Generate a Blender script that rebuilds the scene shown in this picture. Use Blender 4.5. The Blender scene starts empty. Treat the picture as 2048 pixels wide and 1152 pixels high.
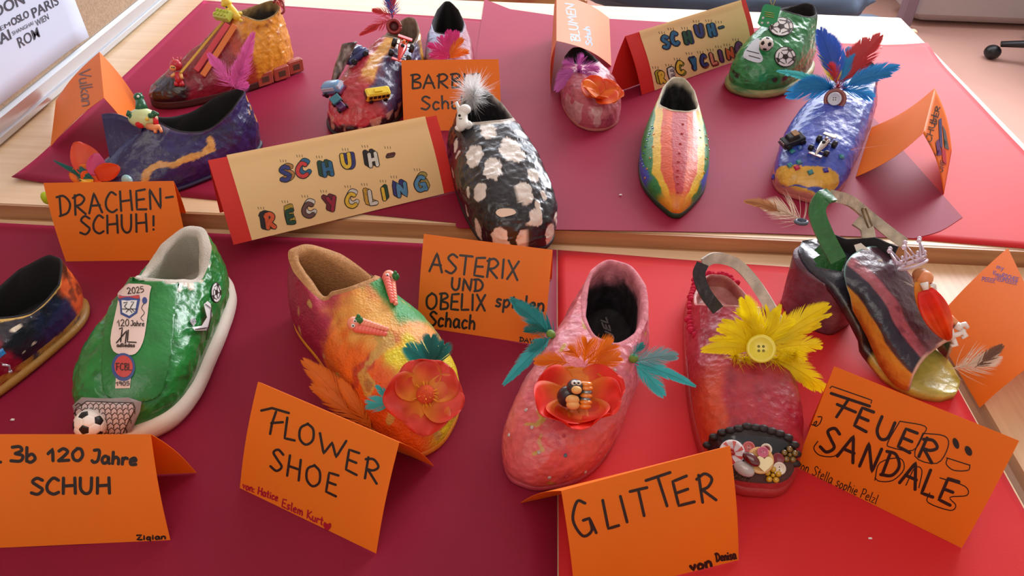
import bpy, bmesh, math, random
import numpy as np
from mathutils import Vector, Matrix
from mathutils.bvhtree import BVHTree
from mathutils.geometry import delaunay_2d_cdt
random.seed(7)
RNG = np.random.RandomState(5)
scene = bpy.context.scene
COL = scene.collection
# ---------------------------------------------------------------- camera, world, lights, exposure
F = 1540.0                      # focal length in pixels of a 2048 px wide frame
T = 0.72                        # height of the front table top
BT = 0.74                       # height of the back table top
_d = np.array([88 / F, 1246 / F, -1.0]); _d /= np.linalg.norm(_d)
_e = np.array([1, -.047, (88 - 1246 * .047) / F]); _e /= np.linalg.norm(_e)
_n = np.cross(_e, _d)
MR = np.array([_e, _d, _n]); CP = np.array([0, 0, T + 0.58])
cam_data = bpy.data.cameras.new('camera'); cam = bpy.data.objects.new('camera', cam_data); COL.objects.link(cam)
cam_data.sensor_width = 36; cam_data.lens = F / 2048 * 36; cam_data.clip_start = .01
cam.matrix_world = Matrix([[*MR[0], CP[0]], [*MR[1], CP[1]], [*MR[2], CP[2]], [0, 0, 0, 1]])
scene.camera = cam
world = bpy.data.worlds.new('world'); scene.world = world; world.use_nodes = True
bg = world.node_tree.nodes['Background']; bg.inputs[0].default_value = (.80, .86, 1, 1); bg.inputs[1].default_value = 0.32
def area(name, loc, aim, sx, sy, power, col):
    l = bpy.data.lights.new(name, 'AREA'); l.shape = 'RECTANGLE'; l.size = sx; l.size_y = sy; l.energy = power; l.color = col
    o = bpy.data.objects.new(name, l); COL.objects.link(o); o.location = loc
    o.rotation_euler = (Vector(aim) - Vector(loc)).to_track_quat('-Z', 'Y').to_euler(); return o
area('window_daylight', (.6, 3.9, 1.85), (0, .9, .75), 5.6, 1.7, 132, (.87, .92, 1))
area('window_side_boost', (1.45, 2.75, 1.85), (0, 1.0, .75), 1.0, 1.0, 43, (.95, .95, 1))  # added area light inside the room, strengthens window light on the back table
area('front_fill_light', (-.3, -.6, 2.55), (0, .6, .72), 1.8, 1.2, 13, (1, .93, .84))  # added fill from above the camera side, brightens the card fronts
scene.view_settings.view_transform = 'Standard'; scene.view_settings.look = 'None'
scene.view_settings.exposure = 0; scene.view_settings.gamma = 1
scene.view_settings.use_curve_mapping = False
# ---------------------------------------------------------------- geometry helpers
def ray(px, py): return MR @ np.array([(px - 1024) / F, -(py - 576) / F, -1.0])
def P(px, py, z=T):
    r = ray(px, py); return CP + r * (z - CP[2]) / r[2]
def depth(p): return -(MR.T @ (np.asarray(p) - CP))[2]
def near(px, py, ref, dd=0.0): return CP + ray(px, py) * (depth(ref) + dd)
def nrm(v):
    v = np.asarray(v, float); return v / (np.linalg.norm(v) + 1e-12)
def s2l(c):
    c = np.asarray(c, float) / 255.0
    return np.where(c <= .04045, c / 12.92, ((c + .055) / 1.055) ** 2.4)
def sstep(a, b, x):
    t = np.clip((x - a) / (b - a), 0, 1); return t * t * (3 - 2 * t)
def _hash(ix, iy, iz, s):
    h = (ix * 374761393 + iy * 668265263 + iz * 2147483647 + s * 1274126177) & 0xffffffff
    h = ((h ^ (h >> 13)) * 1274126177) & 0xffffffff
    return ((h ^ (h >> 16)) & 0xffff) / 65535.0
def vnoise(p, s=0):
    i = np.floor(p).astype(np.int64); f = p - i; f = f * f * (3 - 2 * f); r = 0
    for dx in (0, 1):
        for dy in (0, 1):
            for dz in (0, 1):
                w = (f[..., 0] if dx else 1 - f[..., 0]) * (f[..., 1] if dy else 1 - f[..., 1]) * (f[..., 2] if dz else 1 - f[..., 2])
                r = r + w * _hash(i[..., 0] + dx, i[..., 1] + dy, i[..., 2] + dz, s)
    return r
def fbm(p, sc, o=4, s=0):
    a = .5; r = 0; q = np.asarray(p) * sc
    for k in range(o):
        r = r + a * (vnoise(q, s + k) - .5) * 2; q = q * 2.03 + 7.1; a *= .5
    return r
WO = {}
def wo(o): return WO[o.name]
def root(name, loc, label, cat, group=None):
    o = bpy.data.objects.new(name, None); COL.objects.link(o); o.location = loc; o.empty_display_size = .02
    WO[o.name] = np.array(loc, float); o['label'] = label; o['category'] = cat
    if group: o['group'] = group
    return o
def mk(name, V, Fc, mat, parent=None, smooth=True, label=None, mats=None, mi=None, cols=None, cat=None, group=None, kind=None):
    V = np.asarray(V, float).reshape(-1, 3)
    org = np.array([(V[:, 0].min() + V[:, 0].max()) / 2, (V[:, 1].min() + V[:, 1].max()) / 2, V[:, 2].min()])
    me = bpy.data.meshes.new(name)
    if isinstance(Fc, np.ndarray): Fc = Fc.tolist()
    me.from_pydata((V - org).tolist(), [], Fc); 
    for m in (mats or [mat]): me.materials.append(m)
    if mi is not None: me.polygons.foreach_set('material_index', np.asarray(mi, np.int32))
    if smooth: me.polygons.foreach_set('use_smooth', np.ones(len(me.polygons), bool))
    if cols is not None:
        a = me.color_attributes.new('Col', 'FLOAT_COLOR', 'POINT')
        a.data.foreach_set('color', np.concatenate([s2l(cols), np.ones((len(V), 1))], 1).astype(np.float32).ravel())
    me.update()
    o = bpy.data.objects.new(name, me); COL.objects.link(o); WO[o.name] = org
    if parent is not None: o.parent = parent; o.location = org - wo(parent)
    else: o.location = org
    if label: o['label'] = label
    if cat: o['category'] = cat
    if group: o['group'] = group
    if kind: o['kind'] = kind
    return o
class B:
    """collects shapes in a local frame (matrix 4x4, unit metres)"""
    def __init__(s, M=None): s.V = []; s.F = []; s.m = []; s.M = np.eye(4) if M is None else np.asarray(M); s.k = 0
    def add(s, V, Fc):
        V = np.asarray(V, float); n = len(s.V); W = V @ s.M[:3, :3].T + s.M[:3, 3]
        s.V.extend(W.tolist()); s.F.extend([[i + n for i in f] for f in Fc]); s.m.extend([s.k] * len(Fc)); return s
    def box(s, c, h, tx=1., ty=1., shx=0.):
        """bevelled box centre c, half sizes h; top scaled by tx,ty, sheared shx"""
        bv = min(h) * .3; V = []; L = []
        for z, q in ((-h[2], bv), (-h[2] + bv, 0), (h[2] - bv, 0), (h[2], bv)):
            f = (z + h[2]) / (2 * h[2]); ax = (h[0]) * (1 + (tx - 1) * f); ay = h[1] * (1 + (ty - 1) * f); ids = []
            for (x, y) in ((-1, -.99), (-.99, -1), (.99, -1), (1, -.99), (1, .99), (.99, 1), (-.99, 1), (-1, .99)):
                sx = np.sign(x); sy = np.sign(y)
                X = sx * (ax - q - (bv if abs(x) < 1 else 0)); Y = sy * (ay - q - (bv if abs(y) < 1 else 0))
                ids.append(len(V)); V.append((c[0] + X + shx * f, c[1] + Y, c[2] + z))
            L.append(ids)
        Fc = [L[0][::-1], L[3]]
        for a, b in zip(L, L[1:]):
            for i in range(8): j = (i + 1) % 8; Fc.append([a[i], a[j], b[j], b[i]])
        return s.add(V, Fc)
    def tube(s, pts, rad, n=8, flat=1.0):
        pts = np.asarray(pts, float); rad = np.broadcast_to(rad, (len(pts),)); V = []; Fc = []
        t = np.gradient(pts, axis=0); up = np.array([0, 0, 1.]) if abs(nrm(t[0])[2]) < .9 else np.array([1., 0, 0])
        a = nrm(np.cross(t[0], up))
        for p, d, r in zip(pts, t, rad):
            d = nrm(d); a = nrm(a - d * np.dot(a, d)); b = np.cross(d, a)
            for k in range(n):
                w = 2 * math.pi * k / n; V.append(p + r * (a * math.cos(w) + b * math.sin(w) * flat))
        for i in range(len(pts) - 1):
            for k in range(n): Fc.append([i * n + k, i * n + (k + 1) % n, (i + 1) * n + (k + 1) % n, (i + 1) * n + k])
        Fc.append(list(range(n))[::-1]); Fc.append([(len(pts) - 1) * n + k for k in range(n)])
        return s.add(V, Fc)
    def ball(s, c, r, n=14, m=9):
        r = np.broadcast_to(r, (3,)); V = [(c[0], c[1], c[2] - r[2])]; Fc = []
        for j in range(1, m):
            th = math.pi * j / m
            for i in range(n):
                w = 2 * math.pi * i / n
                V.append((c[0] + r[0] * math.sin(th) * math.cos(w), c[1] + r[1] * math.sin(th) * math.sin(w), c[2] - r[2] * math.cos(th)))
        V.append((c[0], c[1], c[2] + r[2])); e = len(V) - 1
        for i in range(n):
            Fc.append([0, 1 + (i + 1) % n, 1 + i]); Fc.append([e, e - n + i, e - n + (i + 1) % n])
            for j in range(m - 2): a = 1 + j * n; Fc.append([a + i, a + (i + 1) % n, a + n + (i + 1) % n, a + n + i])
        return s.add(V, Fc)
    def lathe(s, prof, n=20, c=(0, 0, 0), sx=1., sy=1.):
        V = []; Fc = []
        for r, z in prof:
            for i in range(n): w = 2 * math.pi * i / n; V.append((c[0] + r * sx * math.cos(w), c[1] + r * sy * math.sin(w), c[2] + z))
        for j in range(len(prof) - 1):
            for i in range(n): Fc.append([j * n + i, j * n + (i + 1) % n, (j + 1) * n + (i + 1) % n, (j + 1) * n + i])
        Fc.append(list(range(n))[::-1]); Fc.append([(len(prof) - 1) * n + i for i in range(n)])
        return s.add(V, Fc)
    def prism(s, poly, z0, z1):
        n = len(poly); V = [(x, y, z0) for x, y in poly] + [(x, y, z1) for x, y in poly]
        return s.add(V, [list(range(n))[::-1], list(range(n, 2 * n))] + [[i, (i + 1) % n, n + (i + 1) % n, n + i] for i in range(n)])
    def out(s, name, mat, parent=None, smooth=False, **k): return mk(name, s.V, s.F, mat, parent, smooth, **k)
def frame(loc, normal, head, s=1.0):
    z = nrm(normal); x = np.asarray(head, float); x = nrm(x - z * np.dot(x, z)); y = np.cross(z, x)
    M = np.eye(4); M[:3, 0] = x * s; M[:3, 1] = y * s; M[:3, 2] = z * s; M[:3, 3] = loc; return M
def crom(pts, n=6, closed=False):
    pts = np.asarray(pts, float)
    if len(pts) < 3: return pts
    Q = [pts[-1], *pts, pts[0], pts[1]] if closed else [2 * pts[0] - pts[1], *pts, 2 * pts[-1] - pts[-2]]
    o = []
    for i in range(1, len(Q) - 2):
        a, b, c, d = Q[i - 1], Q[i], Q[i + 1], Q[i + 2]
        for k in range(n):
            t = k / n; o.append(.5 * (2 * b + (c - a) * t + (2 * a - 5 * b + 4 * c - d) * t * t + (3 * b - a - 3 * c + d) * t ** 3))
    if not closed: o.append(pts[-1])
    return np.array(o)
# ---------------------------------------------------------------- materials
MATS = {}
def mat(name, col=(128, 128, 128), rough=.6, bump=0., bscale=200., var=0., vscale=20., metal=0., spec=.5, coat=0., vert=False, trans=0., transl=0., emis=0., stretch=(1, 1, 1), var2=None, weave=0., sheen=None):
    if name in MATS: return MATS[name]
    m = bpy.data.materials.new(name); MATS[name] = m; m.use_nodes = True; nt = m.node_tree; N = nt.nodes; Lk = nt.links
    b = N['Principled BSDF']; tc = N.new('ShaderNodeTexCoord'); mp = N.new('ShaderNodeMapping'); mp.inputs['Scale'].default_value = stretch
    Lk.new(tc.outputs['Object'], mp.inputs[0]); c = s2l(col)
    b.inputs['Roughness'].default_value = rough; b.inputs['Metallic'].default_value = metal; b.inputs['Specular IOR Level'].default_value = spec
    b.inputs['Coat Weight'].default_value = coat; b.inputs['Coat Roughness'].default_value = .25
    b.inputs['Transmission Weight'].default_value = trans
    if sheen: b.inputs['Sheen Weight'].default_value = sheen[1]; b.inputs['Sheen Tint'].default_value = (*s2l(sheen[0]), 1); b.inputs['Sheen Roughness'].default_value = .4
    if vert:
        at = N.new('ShaderNodeAttribute'); at.attribute_name = 'Col'; src = at.outputs['Color']
    else:
        rg = N.new('ShaderNodeRGB'); rg.outputs[0].default_value = (*c, 1); src = rg.outputs[0]
    if var > 0:
        no = N.new('ShaderNodeTexNoise'); no.inputs['Scale'].default_value = vscale; no.inputs['Detail'].default_value = 6; Lk.new(mp.outputs[0], no.inputs['Vector'])
        mr = N.new('ShaderNodeMapRange'); mr.inputs[1].default_value = .3; mr.inputs[2].default_value = .7; Lk.new(no.outputs['Fac'], mr.inputs[0])
        mx = N.new('ShaderNodeMix'); mx.data_type = 'RGBA'
        Lk.new(mr.outputs[0], mx.inputs['Factor'])
        if var2 is not None:
            Lk.new(src, mx.inputs['A']); mx.inputs['B'].default_value = (*s2l(var2), 1)
        else:
            h1 = N.new('ShaderNodeMix'); h1.data_type = 'RGBA'; h1.blend_type = 'MULTIPLY'; h1.inputs['Factor'].default_value = 1
            Lk.new(src, h1.inputs['A']); h1.inputs['B'].default_value = (1 - var,) * 3 + (1,)
            Lk.new(h1.outputs['Result'], mx.inputs['A']); Lk.new(src, mx.inputs['B'])
        src = mx.outputs['Result']
    Lk.new(src, b.inputs['Base Color'])
    if bump > 0:
        n2 = N.new('ShaderNodeTexNoise'); n2.inputs['Scale'].default_value = bscale; n2.inputs['Detail'].default_value = 5; Lk.new(mp.outputs[0], n2.inputs['Vector'])
        bp = N.new('ShaderNodeBump'); bp.inputs['Strength'].default_value = bump; bp.inputs['Distance'].default_value = .002
        hs = n2.outputs['Fac']
        if weave > 0:
            vo = N.new('ShaderNodeTexVoronoi'); vo.inputs['Scale'].default_value = weave; Lk.new(mp.outputs[0], vo.inputs['Vector'])
            ad = N.new('ShaderNodeMath'); ad.operation = 'MULTIPLY_ADD'; ad.inputs[1].default_value = .8; Lk.new(vo.outputs['Distance'], ad.inputs[0]); Lk.new(hs, ad.inputs[2]); hs = ad.outputs[0]
        Lk.new(hs, bp.inputs['Height']); Lk.new(bp.outputs[0], b.inputs['Normal'])
    if transl > 0:
        tr = N.new('ShaderNodeBsdfTranslucent'); Lk.new(src, tr.inputs[0]); ms = N.new('ShaderNodeMixShader'); ms.inputs[0].default_value = transl
        Lk.new(b.outputs[0], ms.inputs[1]); Lk.new(tr.outputs[0], ms.inputs[2]); Lk.new(ms.outputs[0], N['Material Output'].inputs[0])
    if emis > 0: b.inputs['Emission Color'].default_value = (*c, 1); b.inputs['Emission Strength'].default_value = emis
    return m
def wood(name, c1, c2, rough=.4, ax=0, sc=14.):
    st = [6, 6, 6]; st[ax] = .35
    return mat(name, c1, rough, bump=.05, bscale=60, var=1, var2=c2, vscale=sc, stretch=tuple(st))
M_beech = wood('beech', (226, 190, 148), (240, 210, 172))
M_beech2 = wood('beech_edge', (200, 150, 105), (165, 118, 80))
M_burg = mat('burgundy_paper', (140, 27, 54), .55, bump=.06, bscale=900, var=.12, vscale=9, spec=.16, sheen=((255, 80, 135), .75))
M_red = mat('red_paper', (214, 44, 48), .55, bump=.06, bscale=900, var=.05, vscale=9, spec=.18, sheen=((255, 120, 140), .22))
M_orange = mat('orange_card', (255, 132, 20), .55, bump=.04, bscale=900, var=.03, vscale=20, transl=.22)
M_redcard = mat('red_card', (228, 48, 40), .55, bump=.04, bscale=900, transl=.15)
M_cream = mat('cream_card', (252, 214, 152), .6, bump=.04, bscale=900, transl=.12)
M_ink = mat('black_marker', (34, 18, 12), .4)
M_inkr = mat('red_marker', (170, 15, 40), .4)
M_inkp = mat('purple_marker', (120, 30, 110), .4)
M_inkb = mat('pale_blue_marker', (130, 160, 185), .4)
M_paint = mat('paint_over_paper_pulp', rough=.36, vert=True, bump=.55, bscale=190, var=.22, vscale=120, coat=.25, weave=130)
M_satin = mat('satin_paint', rough=.5, vert=True, bump=.5, bscale=220, var=.2, vscale=90, coat=.08, weave=420)
M_gloss = mat('glossy_paint', rough=.26, vert=True, bump=.6, bscale=150, var=.25, vscale=80, coat=.4, weave=90)
M_black = mat('black_plastic', (20, 20, 24), .35)
M_white = mat('white_plastic', (240, 238, 232), .4)
M_dark = mat('dark_lining', (32, 28, 32), .85, bump=.3, bscale=500, var=.3)
# ---------------------------------------------------------------- setting
def grid_faces(k, n, closed=True):
    J, I = np.meshgrid(np.arange(k - 1), np.arange(n if closed else n - 1), indexing='ij'); I2 = (I + 1) % n
    return np.stack([J * n + I, J * n + I2, (J + 1) * n + I2, (J + 1) * n + I], -1).reshape(-1, 4)
def boxm(name, x0, x1, y0, y1, z0, z1, m, parent=None, **k):
    V = [(x, y, z) for z in (z0, z1) for (x, y) in ((x0, y0), (x1, y0), (x1, y1), (x0, y1))]
    return mk(name, V, [[3, 2, 1, 0], [4, 5, 6, 7], [0, 1, 5, 4], [1, 2, 6, 5], [2, 3, 7, 6], [3, 0, 4, 7]], m, parent, False, **k)
M_floor = mat('linoleum_floor', (226, 176, 160), .35, var=.12, vscale=3, bump=.03)
M_wall = mat('painted_wall', (225, 222, 216), .8, bump=.1, bscale=80)
boxm('floor', -4, 4, -2.2, 4.3, -.05, 0, M_floor, kind='structure')
boxm('wall_left', -4.1, -4, -2.2, 4.3, 0, 2.9, M_wall, kind='structure')
boxm('wall_front', -4, 4, -2.3, -2.2, 0, 2.9, M_wall, kind='structure')
boxm('wall_right', 4, 4.1, -2.2, 4.3, 0, 2.9, M_wall, kind='structure')
boxm('ceiling', -4, 4, -2.2, 4.3, 2.9, 2.95, M_wall, kind='structure')
# back wall with a window opening (x -1.2..3.4, z 0.95..2.6)
WY = 4.2
B().box((0, WY, .475), (4, .06, .475)).box((0, WY, 2.75), (4, .06, .15)).box((-3.3, WY, 1.775), (.7, .06, .83)).box((3.7, WY, 1.775), (.3, .06, .83)).out('wall_back', M_wall, kind='structure')
wf = B()
for x in (-2.57, -1.1, .4, 1.9, 3.37): wf.box((x, WY, 1.775), (.03, .04, .83))
for z in (.97, 2.58): wf.box((.4, WY, z), (3.0, .04, .03))
wf.out('window_1', M_white, kind='structure')
# long radiator cover panel low in front of the back wall (upper right)
M_panel = mat('grey_laminate_panel', (196, 186, 186), .3, var=.08, vscale=4)
rp = root('cabinet', (2.78, 3.86, 0), 'pale grey laminate cabinet front at the upper right beyond the floor', 'cabinet')
B().box((2.78, 3.86, .42), (1.03, .13, .40)).out('body', M_panel, rp)
B().box((2.78, 3.86, .832), (1.05, .15, .012)).out('top_panel', M_panel, rp)
B().box((1.72, 3.70, .45), (.03, .03, .44)).out('post', mat('grey_purple_post', (140, 120, 135), .4), rp)
# ---- back table
tb = root('table', (0, 1.2, 0), 'back beech table covered with burgundy and red paper, standing slightly higher', 'table')
x0, x1, y0, y1 = -.80, .757, .812, 1.655
boxm('tabletop', x0, x1, y0 + .004, y1, BT - .028, BT, M_beech, tb)
boxm('edge_strip', x0, x1, y0, y0 + .0038, BT - .027, BT - .0005, M_beech2, tb)
boxm('edge_strip', x1 + .0002, x1 + .004, y0, y1, BT - .027, BT - .0005, M_beech2, tb)
M_steel = mat('grey_table_steel', (120, 120, 125), .35, metal=.6)
for lx, ly in ((-.74, .87), (.70, .87), (-.74, 1.52), (.70, 1.52)):
    B().lathe([(.02, 0), (.02, BT - .03)], 16, (lx, ly, 0)).out('leg', M_steel, tb, True)
# ---- front table
tf = root('table', (-.2, .42, 0), 'front beech table covered with dark burgundy and bright red paper', 'table')
boxm('tabletop', -.98, .4585, .055, .8075, T - .026, T, M_beech, tf)
boxm('edge_strip', -.98, .4585, .8078, .8112, T - .025, T - .0005, M_beech2, tf)
M_band = mat('brown_edge_band', (150, 110, 80), .35, var=.2, vscale=30)
e = B(); prof = [(.4588, T - .026), (.466, T - .024), (.4695, T - .016), (.4695, T - .006), (.466, T - .0008), (.4588, T)]
e.add([(x, y, z) for y in (.055, .811) for x, z in prof], [[i, i + 1, 7 + i, 6 + i] for i in range(5)] + [[0, 1, 2, 3, 4, 5][::-1], [6, 7, 8, 9, 10, 11]])
e.out('edge_strip', M_band, tf, label='rounded brown edge band on the right')
for lx, ly in ((-.93, .10), (.41, .10), (-.93, .76), (.41, .76)):
    B().lathe([(.02, 0), (.02, T - .027)], 16, (lx, ly, 0)).out('leg', M_steel, tf, True)
tr_ = root('table', (1.1, .42, 0), 'bare beech table to the right of the front table carrying an orange card', 'table')
M_beech3 = wood('beech_bare', (222, 180, 138), (236, 200, 158), ax=1, sc=20)
boxm('tabletop', .478, 1.75, .055, .8075, T - .028, T - .002, M_beech3, tr_)
for lx, ly in ((.53, .10), (1.70, .10), (.53, .76), (1.70, .76)):
    B().lathe([(.02, 0), (.02, T - .029)], 16, (lx, ly, 0)).out('leg', M_steel, tr_, True)
# ---- paper sheets (thin, with gently lifted corners)
def sheet(name, quad, z, m, label, lifts=(), n=40, group=None):
    q = [np.array(p) for p in quad]; V = []; g = np.linspace(0, 1, n)
    for b in g:
        for a in g:
            p = q[0] * (1 - a) * (1 - b) + q[1] * a * (1 - b) + q[2] * a * b + q[3] * (1 - a) * b
            h = 0
            for (cx, cy, r, hh) in lifts:
                dd = math.hypot(p[0] - cx, p[1] - cy); h += hh * max(0, 1 - dd / r) ** 2
            V.append((p[0], p[1], z + h + .0004 * math.sin(p[0] * 23) * math.sin(p[1] * 17 + 1) + .0004))
    Fc = [[j * n + i, j * n + i + 1, (j + 1) * n + i + 1, (j + 1) * n + i] for j in range(n - 1) for i in range(n - 1)]
    o = mk(name, V, Fc, m, None, True, label=label, cat='paper sheet')
    s = o.modifiers.new('t', 'SOLIDIFY'); s.thickness = .0006; s.offset = -1; return o
def g2(px, py, z=BT): return tuple(P(px, py, z)[:2])
sheet('paper_sheet', [g2(27, 363), (-.072, .8145), (-.072, 1.54), g2(407, 2)], BT + .0010, M_burg, 'burgundy paper sheet on the left half of the back table', lifts=[(*g2(27, 363), .09, .006)])
sheet('paper_sheet', [(.30, .84), (.748, .8085), (.752, 1.49), (.28, 1.50)], BT + .0009, M_red, 'red paper sheet at the right end of the back table', lifts=[(.75, 1.49, .12, .01)])
PENDING_SHEET = True
sheet('paper_sheet', [(-.975, .06), (.036, .06), (.036, .795), (-.975, .800)], T + .0008, M_burg, 'dark burgundy paper sheet on the left of the front table')
sheet('paper_sheet', [(.0372, .06), (.456, .06), (.456, .775), (.0372, .795)], T + .0008, M_red, 'bright red paper sheet on the right of the front table')
# ---- cork board standing at the left, with aluminium frame and poster
M_cork = mat('cork', (196, 170, 140), .9, bump=.5, bscale=400, var=.3, vscale=260)
M_alu = mat('brushed_aluminium', (205, 212, 220), .3, metal=.7)
cb = root('pin_board', (-.79, 1.2, BT), 'cork pin board in aluminium frame standing along the left of the back table', 'board')
XB = -.775
boxm('cork_panel', XB - .012, XB, .30, 1.85, BT + .03, BT + .95, M_cork, cb)
fr_ = B()
prof = [(XB - .016, 0), (XB + .006, 0), (XB + .010, .004), (XB + .010, .012), (XB + .006, .014), (XB + .006, .020), (XB + .009, .022), (XB + .009, .034), (XB + .003, .038), (XB - .016, .038)]
fr_.add([(x, y, BT + .0015 + z) for y in (.28, 1.87) for x, z in prof], [[i, (i + 1) % 10, 10 + (i + 1) % 10, 10 + i] for i in range(10)] + [list(range(10)), list(range(10, 20))[::-1]])
fr_.out('frame', M_alu, cb)
# ---- poster on the cork board
M_poster = mat('poster_paper', (212, 224, 246), .6)
M_pink = mat('poster_ink', (66, 70, 84), .6)
def onboard(px, py, off=.0):
    r = ray(px, py); k = (XB + .004 + off) / r[0]; return CP + r * k
lr_ = onboard(170, 74); n_ = 12; V = []
for j in range(n_ + 1):
    for k in range(n_ + 1):
        u, v = k / n_, j / n_; V.append(lr_ + np.array([.001 + .006 * max(0, 1 - 4 * u) ** 2 * max(0, 1 - 3 * v), -.42 * u, .297 * v]))
po = mk('poster', V, grid_faces(n_ + 1, n_ + 1, False), M_poster, None, True, label='white poster of grey city names pinned on the cork board', cat='poster'); po.modifiers.new('t', 'SOLIDIFY').thickness = .0004
def font_text(s, p0, p1, h, m, name, parent, bold=.03):
    cu = bpy.data.curves.new('t', 'FONT'); cu.body = s; cu.size = 1; cu.offset = bold; cu.extrude = 0; cu.resolution_u = 3
    ob = bpy.data.objects.new('t', cu); COL.objects.link(ob); bpy.context.view_layer.update()
    me = bpy.data.meshes.new_from_object(ob); V = np.array([v.co[:] for v in me.vertices]); Fc = [list(p.vertices) for p in me.polygons]
    bpy.data.objects.remove(ob); w = V[:, 0].max()
    a = onboard(*p0); b = onboard(*p1); d = nrm(b - a); L = np.linalg.norm(b - a); up = nrm(np.array([0, 0, 1.]) - d * d[2])
    W = [a + d * (v[0] / w * L) + up * v[1] / .7 * h + np.array([.0022, 0, 0]) for v in V]
    return mk(name, W, Fc, m, parent, False)
for s, p0, p1, h, bd in (('LONDON', (-74, 66), (48, 6), .015, .012), ('PARIS', (64, 37), (116, 8), .014, .012), ('OSLO', (22, 52), (57, 33), .010, .02), ('HAARLEM', (-62, 94), (19, 51), .006, .0),
                         ('SHANGHAI', (23, 71), (65, 49), .0055, 0), ('WIEN', (71, 53), (96, 38), .009, 0), ('MUMBAI', (-76, 130), (21, 77), .014, .012), ('ROM', (36, 97), (78, 73), .015, .003)):
    font_text(s, p0, p1, h, M_pink, 'lettering', po, bd)
# ---- things behind the table
M_yell = mat('yellow_wood', (205, 175, 105), .5, var=1, var2=(160, 60, 50), vscale=9)
bn = root('bench', (-.8, 2.35, 0), 'yellow wooden bench with red smears behind the back table', 'bench')
B().box((-.82, 2.35, .57), (.95, .2, .02)).out('seat', M_yell, bn)
B().box((-.82, 2.56, .72), (.95, .02, .12)).out('backrest', M_yell, bn)
for lx in (-1.65, .05):
    for ly in (2.2, 2.5): B().box((lx, ly, .275), (.03, .03, .275)).out('leg', M_yell, bn)
M_jack = mat('blue_grey_cloth', (70, 86, 108), .85, bump=.3, bscale=40, var=.3, vscale=6)
def heap(cx, cy, cz, rx, ry, rz, m, name, label, cat, seed):
    n, k = 60, 30; th = np.linspace(0, math.pi, k); w = np.linspace(0, 2 * math.pi, n, endpoint=False); W, TH = np.meshgrid(w, th)
    D = np.stack([np.sin(TH) * np.cos(W), np.sin(TH) * np.sin(W), -np.cos(TH)], -1); r = 1 + .22 * fbm(D, 1.6, 3, seed) + .05 * fbm(D, 6, 3, seed + 2)
    V = D * r[..., None] * np.array([rx, ry, rz]); V[..., 2] = np.maximum(V[..., 2], -rz * .7)
    V += np.array([cx, cy, cz + rz * .7]); 
    Fc = [[j * n + i, j * n + (i + 1) % n, (j + 1) * n + (i + 1) % n, (j + 1) * n + i] for j in range(k - 1) for i in range(n)]
    return mk(name, V.reshape(-1, 3), Fc, m, None, True, label=label, cat=cat)
st = root('stool', (.62, 2.62, 0), 'low wooden stool holding the blue jacket behind the table', 'stool')
B().box((.62, 2.62, .385), (.30, .15, .012)).out('seat', M_beech, st)
for lx in (.36, .88):
    for ly in (2.50, 2.74): B().box((lx, ly, .186), (.018, .018, .186)).out('leg', M_beech, st)
heap(.62, 2.62, .40, .47, .20, .11, M_jack, 'jacket', 'crumpled blue grey jacket lying on a stool behind the back table', 'jacket', 3)
bk = root('toy_box', (1.12, 2.95, 0), 'grey blue box with light wooden rim on the floor behind the back table', 'box')
B().box((1.22, 3.02, .13), (.16, .12, .13)).out('body', mat('grey_blue_box', (90, 105, 125), .6, var=.3, vscale=8), bk)
B().box((1.22, 2.885, .27), (.18, .013, .012)).out('rim', M_beech, bk)
# swivel chair foot on the floor, upper right
sc_ = root('swivel_chair', (2.36, 3.28, 0), 'black star base of a swivel chair on the floor at upper right', 'chair')
hub = (2.33, 3.28)
B().lathe([(.045, .05), (.045, .11), (.03, .13), (.03, .40)], 20, (*hub, 0)).out('column', M_black, sc_, True)
B().lathe([(.2, .40), (.23, .43), (.22, .48), (.12, .50)], 28, (*hub, 0)).out('seat', mat('black_fabric', (30, 30, 34), .9), sc_, True)
for k in range(5):
    a = math.radians(166 + 72 * k); c, s_ = math.cos(a), math.sin(a)
    ag = B(); ag.tube([(hub[0] + c * .03, hub[1] + s_ * .03, .095), (hub[0] + c * .2, hub[1] + s_ * .2, .085), (hub[0] + c * .33, hub[1] + s_ * .33, .068)], [.03, .024, .017], 10, .7)
    ag.out('base_arm', M_black, sc_, True)
    B().ball((hub[0] + c * .35, hub[1] + s_ * .35, .03), (.035, .035, .03)).out('castor', M_black, sc_, True)
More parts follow.
